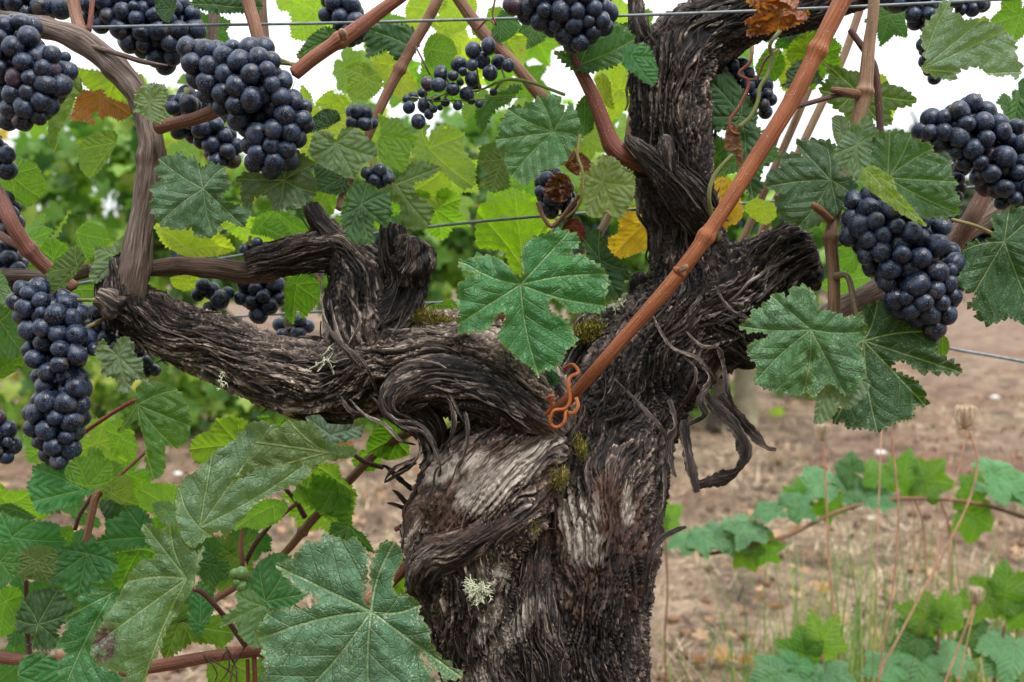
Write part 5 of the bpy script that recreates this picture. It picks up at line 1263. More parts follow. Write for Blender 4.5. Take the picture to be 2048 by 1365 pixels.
traced('z7', (935, 845), [(710, 590), (750, 570), (810, 610), (850, 570), (890, 620), (920, 680), (990, 730), (1020, 680), (990, 770), (965, 890), (900, 990), (830, 1090), (790, 1200), (740, 1300), (715, 1380), (605, 1380), (640, 1320), (550, 1300), (490, 1270), (455, 1200), (480, 1120), (560, 1000), (640, 860), (700, 760), (790, 750), (760, 680)], 'gp', -.11, 50, amp=.18, tilt=(.3, 0), fold=-.15, tips=[(720, 1365), (470, 1180), (850, 580), (650, 860), (730, 585)], label='folded dusty leaf with a purple-stained edge at the bottom left', col=(.085, .155, .07), stain=(208, 1285, 38, 62))
traced('z10', (682, 1035), [(235, 820), (320, 790), (370, 720), (450, 710), (455, 675), (520, 690), (570, 710), (600, 685), (640, 730), (670, 800), (660, 870), (640, 950), (662, 1005), (680, 1000), (690, 920), (680, 850), (700, 780), (740, 710), (790, 710), (820, 740), (830, 790), (790, 860), (780, 920), (800, 960), (860, 960), (910, 1000), (900, 1050), (950, 1110), (960, 1180), (1010, 1260), (1110, 1335), (1050, 1350), (960, 1280), (920, 1220), (905, 1240), (960, 1330), (960, 1450), (800, 1560), (640, 1600), (400, 1540), (200, 1440), (190, 1300), (180, 1200), (145, 1140), (180, 1080), (200, 1040), (310, 1025), (400, 1020), (445, 970), (350, 930), (300, 880)], 'gs', -.10, 70, amp=.2, tilt=(0, -.15), cup=.06, fold=.1, tips=[(690, 1580), (245, 825), (790, 715), (200, 1150), (1100, 1340), (300, 1480), (900, 1010)], label='largest leaf, green with white flecks, in front of the foot of the trunk', col=(.05, .125, .06))
low = [
 ('z7', (60, 640), [(0, 515), (60, 540), (180, 560), (290, 570), (300, 640), (340, 660), (290, 720), (200, 700), (100, 720), (0, 660)], 'gb', -.01),
 ('z7', (440, 720), [(460, 660), (540, 700), (590, 780), (520, 860), (440, 870), (500, 900), (470, 940), (390, 960), (300, 870), (240, 860), (290, 800), (300, 700)], 'gb', -.02),
 ('z7', (740, 640), [(620, 480), (700, 490), (760, 560), (790, 650), (760, 680), (640, 690), (540, 720), (450, 670), (530, 630), (530, 560), (600, 540)], 'gb', .0),
 ('z7', (190, 1075), [(180, 900), (290, 900), (340, 950), (390, 1000), (330, 1060), (280, 1100), (300, 1180), (240, 1200), (160, 1190), (170, 1110), (90, 1120), (80, 1050), (120, 960)], 'gd', -.03),
 ('z7', (560, 920), [(600, 910), (560, 1000), (480, 1120), (455, 1200), (490, 1280), (600, 1330), (620, 1380), (330, 1380), (290, 1280), (340, 1220), (285, 1170), (340, 1100), (330, 1040), (400, 990), (400, 930), (500, 920)], 'gb', -.07),
 ('z7', (90, 1330), [(110, 1400), (90, 1290), (130, 1230), (240, 1230), (320, 1290), (330, 1400)], 'gb', -.04),
 ('z7', (0, 760), [(-60, 640), (0, 670), (60, 690), (100, 770), (60, 850), (0, 900), (-70, 900)], 'g', -.06),
 ('z7', (180, 760), [(100, 710), (200, 680), (280, 700), (280, 780), (240, 860), (160, 850), (80, 830)], 'gu', -.03),
 ('z7', (420, 400), [(160, 290), (250, 260), (330, 300), (430, 390), (470, 400), (380, 460), (300, 500), (200, 520), (160, 460), (140, 380), (170, 330)], 'gb', -.04),
 ('z7', (440, 380), [(330, 290), (380, 240), (470, 235), (550, 250), (565, 300), (540, 360), (460, 395), (380, 370), (330, 340)], 'gl', -.06),
 ('z7', (560, 420), [(500, 390), (560, 340), (640, 330), (670, 370), (660, 420), (690, 480), (600, 470), (520, 420)], 'gy', .0),
 ('z7', (860, 500), [(700, 400), (760, 370), (880, 380), (900, 430), (880, 480), (790, 540), (720, 480), (690, 430)], 'gl', .02),
 ('z7', (830, 500), [(765, 470), (850, 460), (895, 510), (895, 590), (800, 560)], 'gp', -.02),
 ('z7', (1310, 980), [(1180, 920), (1260, 905), (1310, 950), (1330, 1000), (1400, 1010), (1300, 1080), (1340, 1130), (1330, 1180), (1270, 1190), (1200, 1130), (1180, 1060), (1100, 1090), (1130, 1030), (1200, 980)], 'gp', -.04),
 ('z7', (1330, 960), [(1240, 860), (1300, 760), (1380, 720), (1460, 740), (1400, 780), (1460, 880), (1540, 920), (1450, 990), (1340, 1000), (1290, 920), (1230, 900)], 'gb', -.01),
 ('z7', (1370, 480), [(1170, 600), (1230, 510), (1330, 450), (1430, 460), (1440, 500), (1380, 570), (1290, 600), (1230, 580)], 'gl', .02),
 ('z7', (1550, 430), [(1480, 400), (1550, 330), (1660, 350), (1753, 400), (1753, 620), (1700, 600), (1640, 540), (1550, 480), (1470, 450)], 'gl', .03),
 ('z7', (700, 700), [(560, 720), (680, 690), (780, 720), (700, 770), (640, 860), (600, 900), (550, 840)], 'gl', .02),
 ('z7', (930, 740), [(920, 690), (1010, 690), (1060, 730), (1095, 780), (1000, 780), (930, 740)], 'gd', -.01),
 ('z7', (540, 640), [(490, 460), (560, 450), (650, 480), (640, 520), (540, 560)], 'gd', .02),
 ('z10', (830, 930), [(790, 910), (850, 860), (910, 900), (980, 1000), (975, 1090), (900, 1060), (830, 1000), (780, 960)], 'gl', .02),
 ('z10', (800, 230), [(660, 250), (720, 150), (800, 140), (840, 210), (860, 300), (760, 330), (720, 310), (670, 290)], 'gl', .03),
 ('z10', (650, 300), [(590, 330), (640, 280), (720, 310), (730, 350), (690, 380), (620, 370)], 'gl', .04),
 ('z10', (520, 420), [(400, 470), (410, 350), (520, 350), (540, 410), (610, 480), (590, 560), (590, 650), (510, 590), (440, 570), (400, 520), (330, 440)], 'gl', .03),
 ('z10', (580, 640), [(500, 620), (560, 630), (640, 670), (700, 760), (640, 740), (560, 700), (490, 680)], 'g', .02),
 ('z10', (450, 140), [(370, 110), (420, 95), (500, 110), (520, 200), (430, 180)], 'gl', .02),
 ('z10', (40, 150), [(-30, 140), (60, 130), (110, 170), (60, 230), (0, 260), (-40, 210)], 'gl', .06),
 ('z10', (270, 130), [(150, 130), (200, 115), (230, 160), (320, 120), (330, 160), (240, 180)], 'gl', .03),
 ('z7', (1000, 1080), [(940, 1000), (1000, 860), (1060, 920), (1080, 980), (1000, 1130), (960, 1100)], 'gb', .04),
 ('z7', (900, 1060), [(800, 1180), (860, 1000), (950, 980), (990, 1060), (1130, 1020), (1180, 1120), (1120, 1180), (960, 1160), (830, 1250)], 'gl', .06),
 ('z7', (1120, 1250), [(1040, 1250), (1150, 1230), (1290, 1250), (1300, 1330), (1230, 1400), (1050, 1400)], 'gl', .07),
 ('z7', (30, 960), [(0, 900), (60, 880), (120, 930), (100, 1080), (0, 1140), (-40, 1000)], 'gl', .03),
 ('z7', (80, 500), [(0, 480), (60, 470), (180, 540), (100, 560), (0, 530)], 'g', .02),
 ('z7', (340, 620), [(300, 590), (360, 585), (370, 640), (320, 720), (300, 690)], 'gl', .03),
]
for i, (v, o, pl, k, d) in enumerate(low):
    traced(v, o, pl, k, d, 26, amp=.3, wave=.055)
up = [
 ('z2', (800, 290), [(490, 220), (500, 170), (580, 150), (640, 140), (760, 160), (810, 200), (815, 260), (770, 330), (740, 370), (690, 360), (640, 300), (600, 290), (510, 340), (520, 280)], 'gd', .015, 'dark green leaf under the top wire'),
 ('z2', (510, 460), [(380, 400), (430, 370), (500, 370), (540, 410), (580, 430), (600, 500), (560, 550), (500, 590), (430, 570), (390, 530), (400, 460)], 'gy', .02, 'small toothed yellow-green leaf with a red stalk'),
 ('z2', (640, 380), [(530, 350), (600, 330), (640, 310), (700, 350), (740, 400), (800, 480), (790, 560), (700, 580), (640, 520)], 'yl', .05, None),
 ('z2', (880, 290), [(840, 290), (880, 210), (940, 200), (1010, 240), (1035, 310), (1000, 360), (900, 400), (850, 350)], 'gl', .03, None),
 ('z2', (1370, 560), [(1150, 640), (1200, 570), (1290, 540), (1380, 500), (1410, 510), (1340, 600), (1260, 640), (1220, 700), (1190, 780), (1150, 720)], 'g', .0, 'creased green leaf right of the loose bunch'),
 ('z2', (300, 740), [(150, 780), (190, 690), (260, 640), (330, 650), (355, 700), (270, 750)], 'gd', -.02, None),
 ('z2', (400, 640), [(210, 600), (250, 560), (300, 530), (330, 570), (380, 570), (430, 640), (350, 670), (300, 640), (220, 620)], 'yl', .04, None),
 ('z2', (300, 230), [(100, 330), (170, 220), (260, 160), (330, 180), (340, 230), (230, 300), (130, 350)], 'g', .0, None),
 ('z2', (1300, 100), [(1250, 150), (1300, 60), (1370, 100), (1410, 150), (1350, 220), (1290, 250), (1240, 200)], 'g', .02, None),
 ('z2', (1480, 150), [(1400, 190), (1420, 140), (1500, 150), (1560, 200), (1540, 240), (1440, 290), (1450, 220)], 'g', .02, None),
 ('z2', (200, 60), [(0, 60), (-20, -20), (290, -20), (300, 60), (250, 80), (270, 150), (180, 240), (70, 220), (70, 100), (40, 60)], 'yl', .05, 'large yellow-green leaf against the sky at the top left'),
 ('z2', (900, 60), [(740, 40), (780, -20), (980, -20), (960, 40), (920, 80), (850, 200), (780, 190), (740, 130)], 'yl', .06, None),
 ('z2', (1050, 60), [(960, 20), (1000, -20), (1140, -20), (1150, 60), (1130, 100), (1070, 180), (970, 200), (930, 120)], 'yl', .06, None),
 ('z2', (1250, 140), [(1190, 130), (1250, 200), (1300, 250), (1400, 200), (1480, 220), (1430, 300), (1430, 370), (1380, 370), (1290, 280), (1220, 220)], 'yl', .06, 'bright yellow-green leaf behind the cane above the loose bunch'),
 ('z2', (150, 600), [(110, 600), (130, 500), (180, 560), (195, 640), (190, 700), (180, 820), (110, 810)], 'yl', .05, None),
 ('z2', (390, 1020), [(200, 970), (260, 960), (320, 1000), (400, 1060), (390, 1110), (340, 1140), (230, 1120), (210, 1050)], 'gd', .0, None),
 ('z2', (1330, 880), [(1180, 860), (1280, 830), (1370, 880), (1330, 950), (1340, 1100), (1240, 1120), (1200, 1050), (1240, 960), (1160, 960)], 'gu', .01, None),
 ('z2', (1800, 300), [(1600, 310), (1680, 300), (1760, 310), (1850, 200), (1900, 150), (1960, 140), (2040, 150), (2020, 260), (2000, 340), (1880, 400), (1800, 420), (1700, 380)], 'g', .01, 'broad green leaf behind the reddish cane'),
 ('z2', (780, 1120), [(770, 1100), (800, 1040), (850, 960), (980, 980), (1000, 1100), (980, 1160), (920, 1220), (850, 1220)], 'yl', .06, None),
 ('z2', (1880, 520), [(1840, 470), (1890, 430), (1930, 480), (1940, 560), (1955, 640), (1910, 620), (1880, 560)], 'yl', .0, None),
 ('z2', (1780, 740), [(1730, 640), (1780, 560), (1840, 640), (1830, 760), (1760, 800), (1700, 770)], 'g', -.01, None),
 ('z2', (440, 860), [(200, 1100), (260, 1060), (330, 1180), (300, 1260), (210, 1240)], 'gl', .05, None),
 ('z2', (480, 1200), [(370, 1180), (420, 1080), (480, 1060), (560, 1110), (640, 1160), (650, 1260), (620, 1330), (540, 1270), (520, 1346), (380, 1346), (360, 1260)], 'g', -.055, None),
 ('z4', (1500, 380), [(1450, 350), (1530, 330), (1620, 370), (1610, 460), (1530, 550), (1505, 480), (1480, 580), (1440, 520)], 'gl', .03, 'light green split leaf under the small bent arm'),
 ('z4', (950, 200), [(810, 100), (900, 80), (1000, 110), (1100, 180), (1080, 230), (950, 240), (870, 200)], 'yl', .05, None),
 ('z4', (1320, 80), [(1290, 60), (1370, 20), (1430, 70), (1490, 150), (1430, 170), (1350, 130), (1270, 120)], 'gl', .04, None),
 ('z4', (780, 430), [(720, 400), (780, 385), (845, 400), (830, 450), (780, 470), (740, 450)], 'gy', .02, 'small yellowing leaf above the left arm'),
 ('z4', (600, 240), [(480, 190), (560, 190), (640, 120), (660, 130), (640, 190), (560, 240), (550, 320), (480, 370), (450, 330), (480, 260)], 'gp', -.02, 'papery pale leaf left of the grey old cane'),
 ('z4', (0, 560), [(-60, 500), (60, 500), (130, 620), (170, 680), (130, 740), (-40, 740)], 'g', .02, 'green leaf behind the top of the long bunch'),
 ('z4', (-10, 380), [(-60, 300), (0, 300), (40, 380), (65, 440), (30, 480), (-50, 440)], 'gp', -.03, None),
 ('z4', (270, 250), [(200, 200), (250, 145), (320, 170), (350, 220), (300, 270), (260, 340), (150, 360), (140, 290)], 'gl', .02, None),
 ('z4', (400, 400), [(300, 440), (360, 390), (460, 385), (560, 400), (520, 450), (420, 460)], 'gl', .05, None),
 ('z4', (950, 360), [(860, 345), (950, 330), (1020, 350), (980, 400), (930, 410), (880, 390)], 'yl', .04, None),
 ('z4', (40, 780), [(-40, 740), (110, 745), (110, 790), (20, 850), (-40, 840)], 'gl', .03, None),
 ('z6', (1840, 190), [(2080, 20), (1990, 30), (1929, 30), (1860, 50), (1780, 80), (1800, 140), (1760, 200), (1700, 190), (1650, 230), (1660, 300), (1620, 380), (1700, 420), (1720, 450), (1670, 480), (1720, 500), (1710, 540), (1790, 560), (1860, 530), (1900, 550), (2000, 560), (2080, 400)], 'gd', -.06, 'dark textured leaf at the right edge'),
 ('z6', (1560, 620), [(1500, 560), (1540, 600), (1580, 630), (1590, 680), (1560, 720), (1510, 700), (1520, 640)], 'gl', -.03, None),
 ('z6', (1150, 260), [(1080, 220), (1140, 200), (1190, 220), (1180, 270), (1160, 330), (1100, 320), (1080, 280)], 'gl', .03, None),
 ('z3', (680, 560), [(520, 380), (560, 370), (620, 350), (680, 430), (760, 540), (750, 620), (800, 640), (700, 650), (620, 620), (560, 630), (510, 560)], 'gd', .01, 'dark leaf in the shade behind the upright arm'),
 ('z3', (700, 660), [(690, 640), (760, 650), (800, 690), (760, 760), (720, 800), (790, 900), (740, 960), (700, 900), (690, 780)], 'gd', .0, None),
 ('z3', (560, 760), [(500, 640), (560, 650), (620, 700), (600, 790), (540, 870), (500, 800)], 'g', .03, None),
 ('z3', (620, 900), [(550, 900), (600, 870), (650, 890), (650, 950), (690, 1000), (680, 1060), (620, 1090), (590, 1140), (550, 1060)], 'yo', .02, 'orange-yellow autumn leaf right of the upright arm'),
 ('z3', (210, 1090), [(90, 1040), (150, 1020), (160, 1080), (230, 1090), (225, 1200), (130, 1240), (60, 1240), (40, 1160), (100, 1120)], 'yo', .03, 'yellow autumn leaf left of the upright arm'),
 ('z3', (780, 1000), [(710, 980), (760, 960), (800, 975), (860, 990), (850, 1050), (800, 1085), (760, 1070), (700, 1020)], 'yl', .03, 'small bright leaf against the distant trees'),
 ('z3', (1000, 270), [(1000, 150), (1070, 170), (1060, 240), (1000, 290), (920, 300), (900, 260), (930, 200)], 'yl', .05, None),
 ('z3', (830, 330), [(750, 330), (800, 240), (870, 240), (895, 320), (850, 390), (780, 390)], 'gl', .05, None),
 ('z3', (1160, 460), [(1180, 560), (1230, 520), (1320, 540), (1300, 600), (1340, 640), (1240, 610)], 'gl', .03, None),
 ('z3', (0, 1170), [(-60, 1180), (0, 1200), (60, 1240), (110, 1280), (150, 1352), (80, 1352), (0, 1400), (-60, 1300)], 'gd', .02, None),
 ('z3', (-10, 840), [(-10, 760), (60, 760), (100, 800), (160, 840), (165, 930), (100, 1000), (60, 1040), (10, 990)], 'ys', -.03, None),
 ('z3', (2040, 420), [(1975, 500), (2010, 480), (2080, 490), (2080, 580), (2000, 610)], 'g', .02, None),
 ('z3', (2060, 400), [(2020, 400), (2060, 370), (2100, 400), (2080, 480), (2030, 470)], 'g', .0, None),
 ('p', (340, 20), [(310, -10), (350, -10), (352, 15), (338, 45), (325, 40), (312, 20)], 'gd', -.03, None),
 ('p', (430, 10), [(380, 8), (420, -20), (500, -20), (525, 15), (510, 28), (480, 25), (430, 26)], 'gd', -.01, None),
 ('p', (230, 150), [(130, 130), (170, 140), (250, 150), (285, 150), (290, 190), (260, 205), (210, 205), (165, 165)], 'yl', .05, 'bright leaf behind the arching cane'),
 ('p', (150, 430), [(140, 420), (100, 500), (95, 540), (85, 520), (80, 490), (110, 470)], 'gl', .06, None),
 ('p', (480, 450), [(430, 440), (470, 425), (520, 440), (590, 480), (560, 500), (500, 490)], 'yl', .05, None),
 ('p', (560, 430), [(500, 440), (560, 420), (600, 440), (620, 470), (560, 480)], 'gl', .05, None),
 ('p', (390, 480), [(310, 450), (370, 450), (440, 470), (470, 500), (400, 515), (330, 490)], 'yl', .06, None),
 ('p', (1290, 430), [(1240, 420), (1290, 415), (1300, 440), (1296, 480), (1262, 470)], 'yo', .05, None),
 ('p', (1450, 380), [(1425, 360), (1460, 358), (1480, 400), (1470, 450), (1430, 430)], 'yo', .03, None),
 ('p', (1200, 520), [(1160, 470), (1200, 460), (1215, 500), (1250, 540), (1240, 600), (1210, 590), (1220, 560), (1190, 540)], 'gd', .01, 'dark creased leaf behind the central leaf'),
 ('p', (1100, 770), [(1082, 748), (1102, 740), (1120, 755), (1112, 775), (1090, 775)], 'gb', -.03, 'small leaf below the tip of the central leaf'),
 ('p', (905, 610), [(870, 610), (905, 600), (918, 620), (918, 650), (890, 640)], 'gl', .07, None),
]
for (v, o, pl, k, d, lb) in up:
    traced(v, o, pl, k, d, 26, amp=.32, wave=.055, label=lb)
# withered ones
traced('z3', (860, 60), [(705, 10), (760, -10), (960, -10), (940, 50), (1010, 60), (1000, 90), (930, 130), (860, 140), (820, 160), (720, 175), (710, 150), (760, 130), (700, 110), (720, 90), (770, 60), (740, 30)], 'dr', -.075, 44, wave=.34, amp=.4, label='crumpled red-brown dead leaf caught on the top arm', col=(.26, .08, .035))
traced('z2', (1620, 1080), [(1540, 1130), (1570, 1060), (1620, 1010), (1690, 1040), (1710, 1110), (1680, 1170), (1620, 1180)], 'dd', -.06, 30, wave=.3, amp=.4, label='crumpled dark red dead leaf on the small shaded bunch')
traced('z2', (1740, 960), [(1660, 960), (1690, 890), (1770, 900), (1840, 980), (1800, 1030), (1720, 1020)], 'dd', -.01, 26, wave=.12, col=(.16, .05, .03))
traced('z2', (1700, 1320), [(1650, 1346), (1680, 1290), (1740, 1280), (1780, 1330), (1780, 1400), (1680, 1400)], 'dd', .01, 22, wave=.1, col=(.13, .02, .02))
traced('z3', (645, 700), [(610, 620), (660, 605), (680, 680), (690, 780), (665, 810), (655, 740), (605, 725)], 'dr', -.055, 22, wave=.12, amp=.2, col=(.22, .10, .07))
traced('p', (998, 640), [(985, 625), (1010, 622), (1008, 640), (995, 668), (978, 668)], 'dd', .03, 18, wave=.1, col=(.15, .06, .05))
# leaves only glimpsed between the others, deeper in the vine
gl_ = [(640, 20, 'yl'), (560, 250, 'yl'), (690, 130, 'gy'), (900, 60, 'yl'), (640, 330, 'gl'), (870, 420, 'gl'), (900, 350, 'yl'), (1000, 60, 'gl'), (1290, 60, 'gl'), (1240, 180, 'yl'), (1480, 90, 'gl'), (1590, 130, 'yl'), (1620, 80, 'yl'),
       (1330, 620, 'gy'), (1500, 300, 'g'), (1780, 30, 'g'), (1700, 560, 'gl'), (1980, 420, 'gd'), (880, 160, 'gl'), (760, 60, 'gl'), (590, 370, 'gd'), (760, 400, 'gl'), (40, 620, 'gl'), (60, 480, 'gl'),
       (420, 60, 'g'), (20, 700, 'g'), (820, 270, 'gl'), (650, 240, 'yl'), (1230, 30, 'yl'), (100, 980, 'gb'), (30, 1250, 'gb'), (250, 1020, 'gl'), (240, 1280, 'gd'), (130, 1180, 'g'), (420, 1010, 'gl'), (470, 1330, 'gl'), (640, 1000, 'gl'), (20, 1080, 'gd'), (300, 1080, 'gl'), (420, 1120, 'g'), (200, 950, 'gl')]
gl_ += [(rnd.uniform(330, 1300), rnd.uniform(60, 460), rnd.choice(['yl', 'gl', 'gl', 'gy'])) for _ in range(34)]
for i, (x, y, k) in enumerate(gl_):
    if i > 41:
        generic(x, y, rnd.uniform(.12, .5), rnd.uniform(40, 62), rnd.uniform(110, 250), k, yaw=rnd.uniform(-45, 45), pit=rnd.uniform(-40, 40), dens=13)
        continue
    generic(x, y, rnd.uniform(.05, .12) if k in ('yl', 'gl', 'gy') else rnd.uniform(.04, .08), rnd.uniform(55, 85), rnd.uniform(120, 240) if rnd.random() < .7 else rnd.uniform(0, 360), k, yaw=rnd.uniform(-45, 45), pit=rnd.uniform(-40, 40), dens=16)
for _ in range(22):
    generic(rnd.uniform(0, 780), rnd.uniform(860, 1365), rnd.uniform(.07, .2), rnd.uniform(60, 85), rnd.uniform(100, 260), rnd.choice(['gl', 'gl', 'gb', 'g', 'gy']), yaw=rnd.uniform(-45, 45), pit=rnd.uniform(-30, 50), dens=14)
for (x, y) in ((1640, 110), (1600, 60), (1760, 190), (2040, 30), (2030, 215), (1560, 40)):
    generic(x, y, .06, 62, rnd.uniform(130, 230), rnd.choice(['gl', 'g', 'yl']), yaw=rnd.uniform(-30, 30), pit=rnd.uniform(-30, 30), dens=15)
# purple stain: a small separate flake of the folded leaf's rim is left to its blemish colour
# ------------------------------------------------------------------ grape bunches
def grape_mesh(squash, seed):
    V, F = ICO3; V = V.copy()
    n = noise3(V[:, 0] * 1.1 + seed, V[:, 1] * 1.1, V[:, 2] * 1.1)
    V = V * (1 + .03 * n)[:, None]
    V[:, 2] *= squash
    return mesh_np('grape', V, F, M_GRAPE)
def lumpy(squash, seed):
    me = grape_mesh(squash, seed); V = np.array([v.co[:] for v in me.vertices])
    V *= (1 + .09 * noise3(V[:, 0] * .9 + seed, V[:, 1] * .9, V[:, 2] * .9) + .012 * noise3(V[:, 0] * 4 + seed, V[:, 1] * 4, V[:, 2] * 4))[:, None]
    me.vertices.foreach_set('co', V.astype(np.float32).ravel()); return me
GM = [lumpy(1.08, 5), lumpy(.95, 6), lumpy(1.14, 7), grape_mesh(1.0, 1), grape_mesh(1.06, 2), grape_mesh(1.1, 3), grape_mesh(.97, 4)]
def put_grape(parent, c, r, down=None):
    o = bpy.data.objects.new('grape', GM[rnd.randrange(len(GM))]); COL.objects.link(o)
    o.parent = parent; o.location = tuple(c - ORIG[parent.name]); o.scale = (r, r, r)
    v = Vector(down if down is not None else (0, 0, -1)) + Vector((rnd.gauss(0, .3), rnd.gauss(0, .3), rnd.gauss(0, .3)))
    o.rotation_euler = (-v).to_track_quat('Z', 'Y').to_euler()
    return o
def to_w(q, d):
    """q: x px, y px, z px-equivalents behind depth d"""
    dd = d + q[:, 2] * d / FPX
    return np.stack([P(a, b, c) for a, b, c in zip(q[:, 0], q[:, 1], dd)])
def bunch(label, chain, rg, depth, group=None, dens=1.0, stalk=None, flat=.8, seed=0, top=None):
    """chain rows (px, py, radius_px)"""
    rs = np.random.RandomState(seed + 100)
    ch = np.array(chain, float)
    vol = 0
    segs = []
    for i in range(max(1, len(ch) - 1)):
        a = ch[i]; b = ch[min(i + 1, len(ch) - 1)]
        L = np.hypot(*(b - a)[:2]); r = (a[2] + b[2]) / 2
        vol += math.pi * r * r * L * flat
    vol += 4 / 3 * math.pi * (ch[:, 2].mean() ** 3) * flat
    n = int(min(150, max(5, dens * .80 * vol / (4 / 3 * math.pi * rg ** 3))))
    def sdf_center(p):
        """closest axis point and radius"""
        best = np.full(len(p), 1e9); C = np.zeros((len(p), 3)); R = np.zeros(len(p))
        for i in range(max(1, len(ch) - 1)):
            a = ch[i]; b = ch[min(i + 1, len(ch) - 1)]
            d = b[:2] - a[:2]; t = np.clip(((p[:, :2] - a[:2]) @ d) / (d @ d + 1e-9), 0, 1)
            c = np.column_stack([a[:2] + t[:, None] * d, np.zeros(len(p))]); r = a[2] + t * (b[2] - a[2])
            q = p - c; q[:, 2] /= flat
            e = np.linalg.norm(q, axis=1) - r
            u = e < best; best = np.where(u, e, best); C[u] = c[u]; R[u] = r[u]
        return C, R
    k = rs.randint(len(ch), size=n)
    p = np.column_stack([ch[k, :2], np.zeros(n)]) + rs.randn(n, 3) * ch[k, 2:3] * .5
    rad = rg * rs.uniform(.80, 1.14, n) * np.where(rs.rand(n) < .06, .7, 1)
    for it in range(140):
        d = p[:, None] - p[None]; dist = np.linalg.norm(d, axis=2) + np.eye(n) * 1e6
        want = (rad[:, None] + rad[None]) * .88
        ov = np.clip(want - dist, 0, None)
        p = p + (d / dist[..., None] * ov[..., None]).sum(1) * .32
        C, R = sdf_center(p)
        q = p - C; q[:, 2] /= flat
        ln = np.linalg.norm(q, axis=1) + 1e-9
        lim = np.maximum(R - rad * .75, rg * .2)
        over = ln > lim
        q = np.where(over[:, None], q / ln[:, None] * lim[:, None], q)
        q[:, 2] *= flat
        p = C + q
    W = to_w(p, depth)
    t0 = top or (ch[0, 0], ch[0, 1] - ch[0, 2] * .9)
    base = P(t0[0], t0[1], depth)
    t = thing('grape_bunch', base, label, 'grape bunch', group)
    for i in range(n):
        Cc, _ = sdf_center(p[i:i + 1]); dn = W[i] - to_w(Cc, depth)[0]
        put_grape(t, W[i], rad[i] * depth / FPX, down=(dn[0], dn[1], dn[2] - .004))
    ax = [(t0[0], t0[1], depth, 4)] + [(c[0], c[1], depth, 3.4) for c in ch]
    tube('rachis', ax, M_STALK, t, color=(.12, .13, .04, 1), step=.004, sides=7)
    if stalk:
        tube('stalk', [(a, b, c, 4) for a, b, c in stalk], M_STALK, t, color=(.20, .16, .06, 1), step=.003, sides=8)
    return t
G = 'ripe grape bunches on the near vine'
bunch('bunch at the upper left edge, below the arching grey cane', [(30, 105, 78), (75, 145, 74), (55, 190, 66), (30, 235, 36)], 20, .60, G, seed=1, top=(60, 50))
bunch('bunch peeking over the arching cane in the top left corner', [(-10, 0, 34), (70, 5, 40), (110, 20, 30)], 20, .67, G, seed=2)
bunch('broad bunch behind the wire at the top left', [(210, 10, 58), (290, 35, 80), (345, 60, 66), (325, 118, 34)], 19, .68, G, seed=3)
bunch('large dusty blue bunch hanging under the thick red-brown cane', [(390, 112, 40), (440, 145, 64), (510, 172, 95), (548, 235, 78), (542, 300, 56)], 20.5, .60, G, seed=4, top=(600, 130), stalk=[(600, 150, .60), (585, 130, .6), (560, 120, .6)])
bunch('dark shaded bunch tucked behind the large dusty blue one', [(375, 215, 42), (400, 260, 56), (445, 300, 42)], 18.5, .68, G, seed=5)
bunch('small cluster beside the left brown stub', [(372, 212, 40), (380, 215, 30)], 17, .625, G, seed=6, dens=.8)
bunch('bunch behind the red-brown cane at the top', [(675, 15, 40), (715, 40, 48), (700, 72, 28)], 17, .68, G, seed=7)
bunch('little bunch half hidden on the slanting brown cane', [(712, 232, 28), (735, 245, 24)], 14, .64, G, seed=8)
bunch('small bunch low behind the creased leaf', [(745, 350, 28), (775, 355, 24)], 13.5, .66, G, seed=9)
bunch('bunch hanging in front of the top wire at the centre', [(1045, 5, 40), (1110, -10, 80), (1165, 10, 76), (1150, 70, 42)], 19.5, .61, G, seed=10)
bunch('shaded bunch with a dead red leaf on it', [(1100, 365, 34), (1110, 395, 44), (1130, 410, 30)], 15, .66, G, seed=11)
bunch('dark bunch in the shade right of the upright arm', [(1455, 130, 32), (1480, 165, 42), (1520, 190, 34), (1530, 220, 20)], 15, .69, G, seed=12)
bunch('bunch at the top right behind the canes', [(1790, -5, 40), (1845, 10, 50), (1850, 45, 26)], 17, .68, G, seed=13)
bunch('narrow bunch behind the pale leaf at the top right', [(1862, 70, 32), (1868, 120, 30), (1865, 150, 18)], 14, .68, G, seed=14)
bunch('small bunch over the top right edge of the pale leaf', [(1915, 0, 28), (1960, 5, 28)], 14, .70, G, seed=15)
bunch('wide glossy bunch at the upper right edge', [(1870, 262, 42), (1935, 255, 66), (1985, 295, 76), (2020, 345, 74), (2060, 370, 64)], 19.5, .63, G, seed=16, top=(1960, 190))
bunch('few dark grapes between the two right-hand bunches', [(1918, 340, 18), (1912, 390, 18)], 16, .66, G, seed=17)
bunch('long full bunch hanging under the folded right leaf', [(1735, 420, 48), (1770, 465, 88), (1825, 500, 104), (1840, 565, 88), (1865, 625, 50), (1872, 648, 24)], 21.5, .60, G, seed=18, top=(1880, 430), stalk=[(1990, 470, .63), (1950, 452, .61), (1905, 440, .6)])
bunch('shaded bunch in the gap at the right edge', [(1935, 500, 40), (1955, 450, 40), (2010, 440, 40)], 15, .72, G, seed=19)
bunch('long tapering bunch hanging at the left', [(65, 605, 48), (105, 645, 68), (122, 705, 76), (118, 770, 74), (110, 840, 62), (118, 898, 40)], 20, .61, G, seed=20, top=(190, 600), stalk=[(205, 640, .64), (170, 655, .62), (140, 650, .61)])
bunch('shaded shoulder of grapes behind the long left bunch', [(150, 625, 40), (200, 655, 46), (240, 690, 42)], 17, .67, G, seed=21)
bunch('few grapes under the elbow of the left arm', [(295, 735, 26), (285, 715, 18)], 14, .69, G, seed=22)
bunch('small bunch cut by the left edge above the light green leaf', [(0, 305, 36), (5, 335, 26)], 19, .62, G, seed=23)
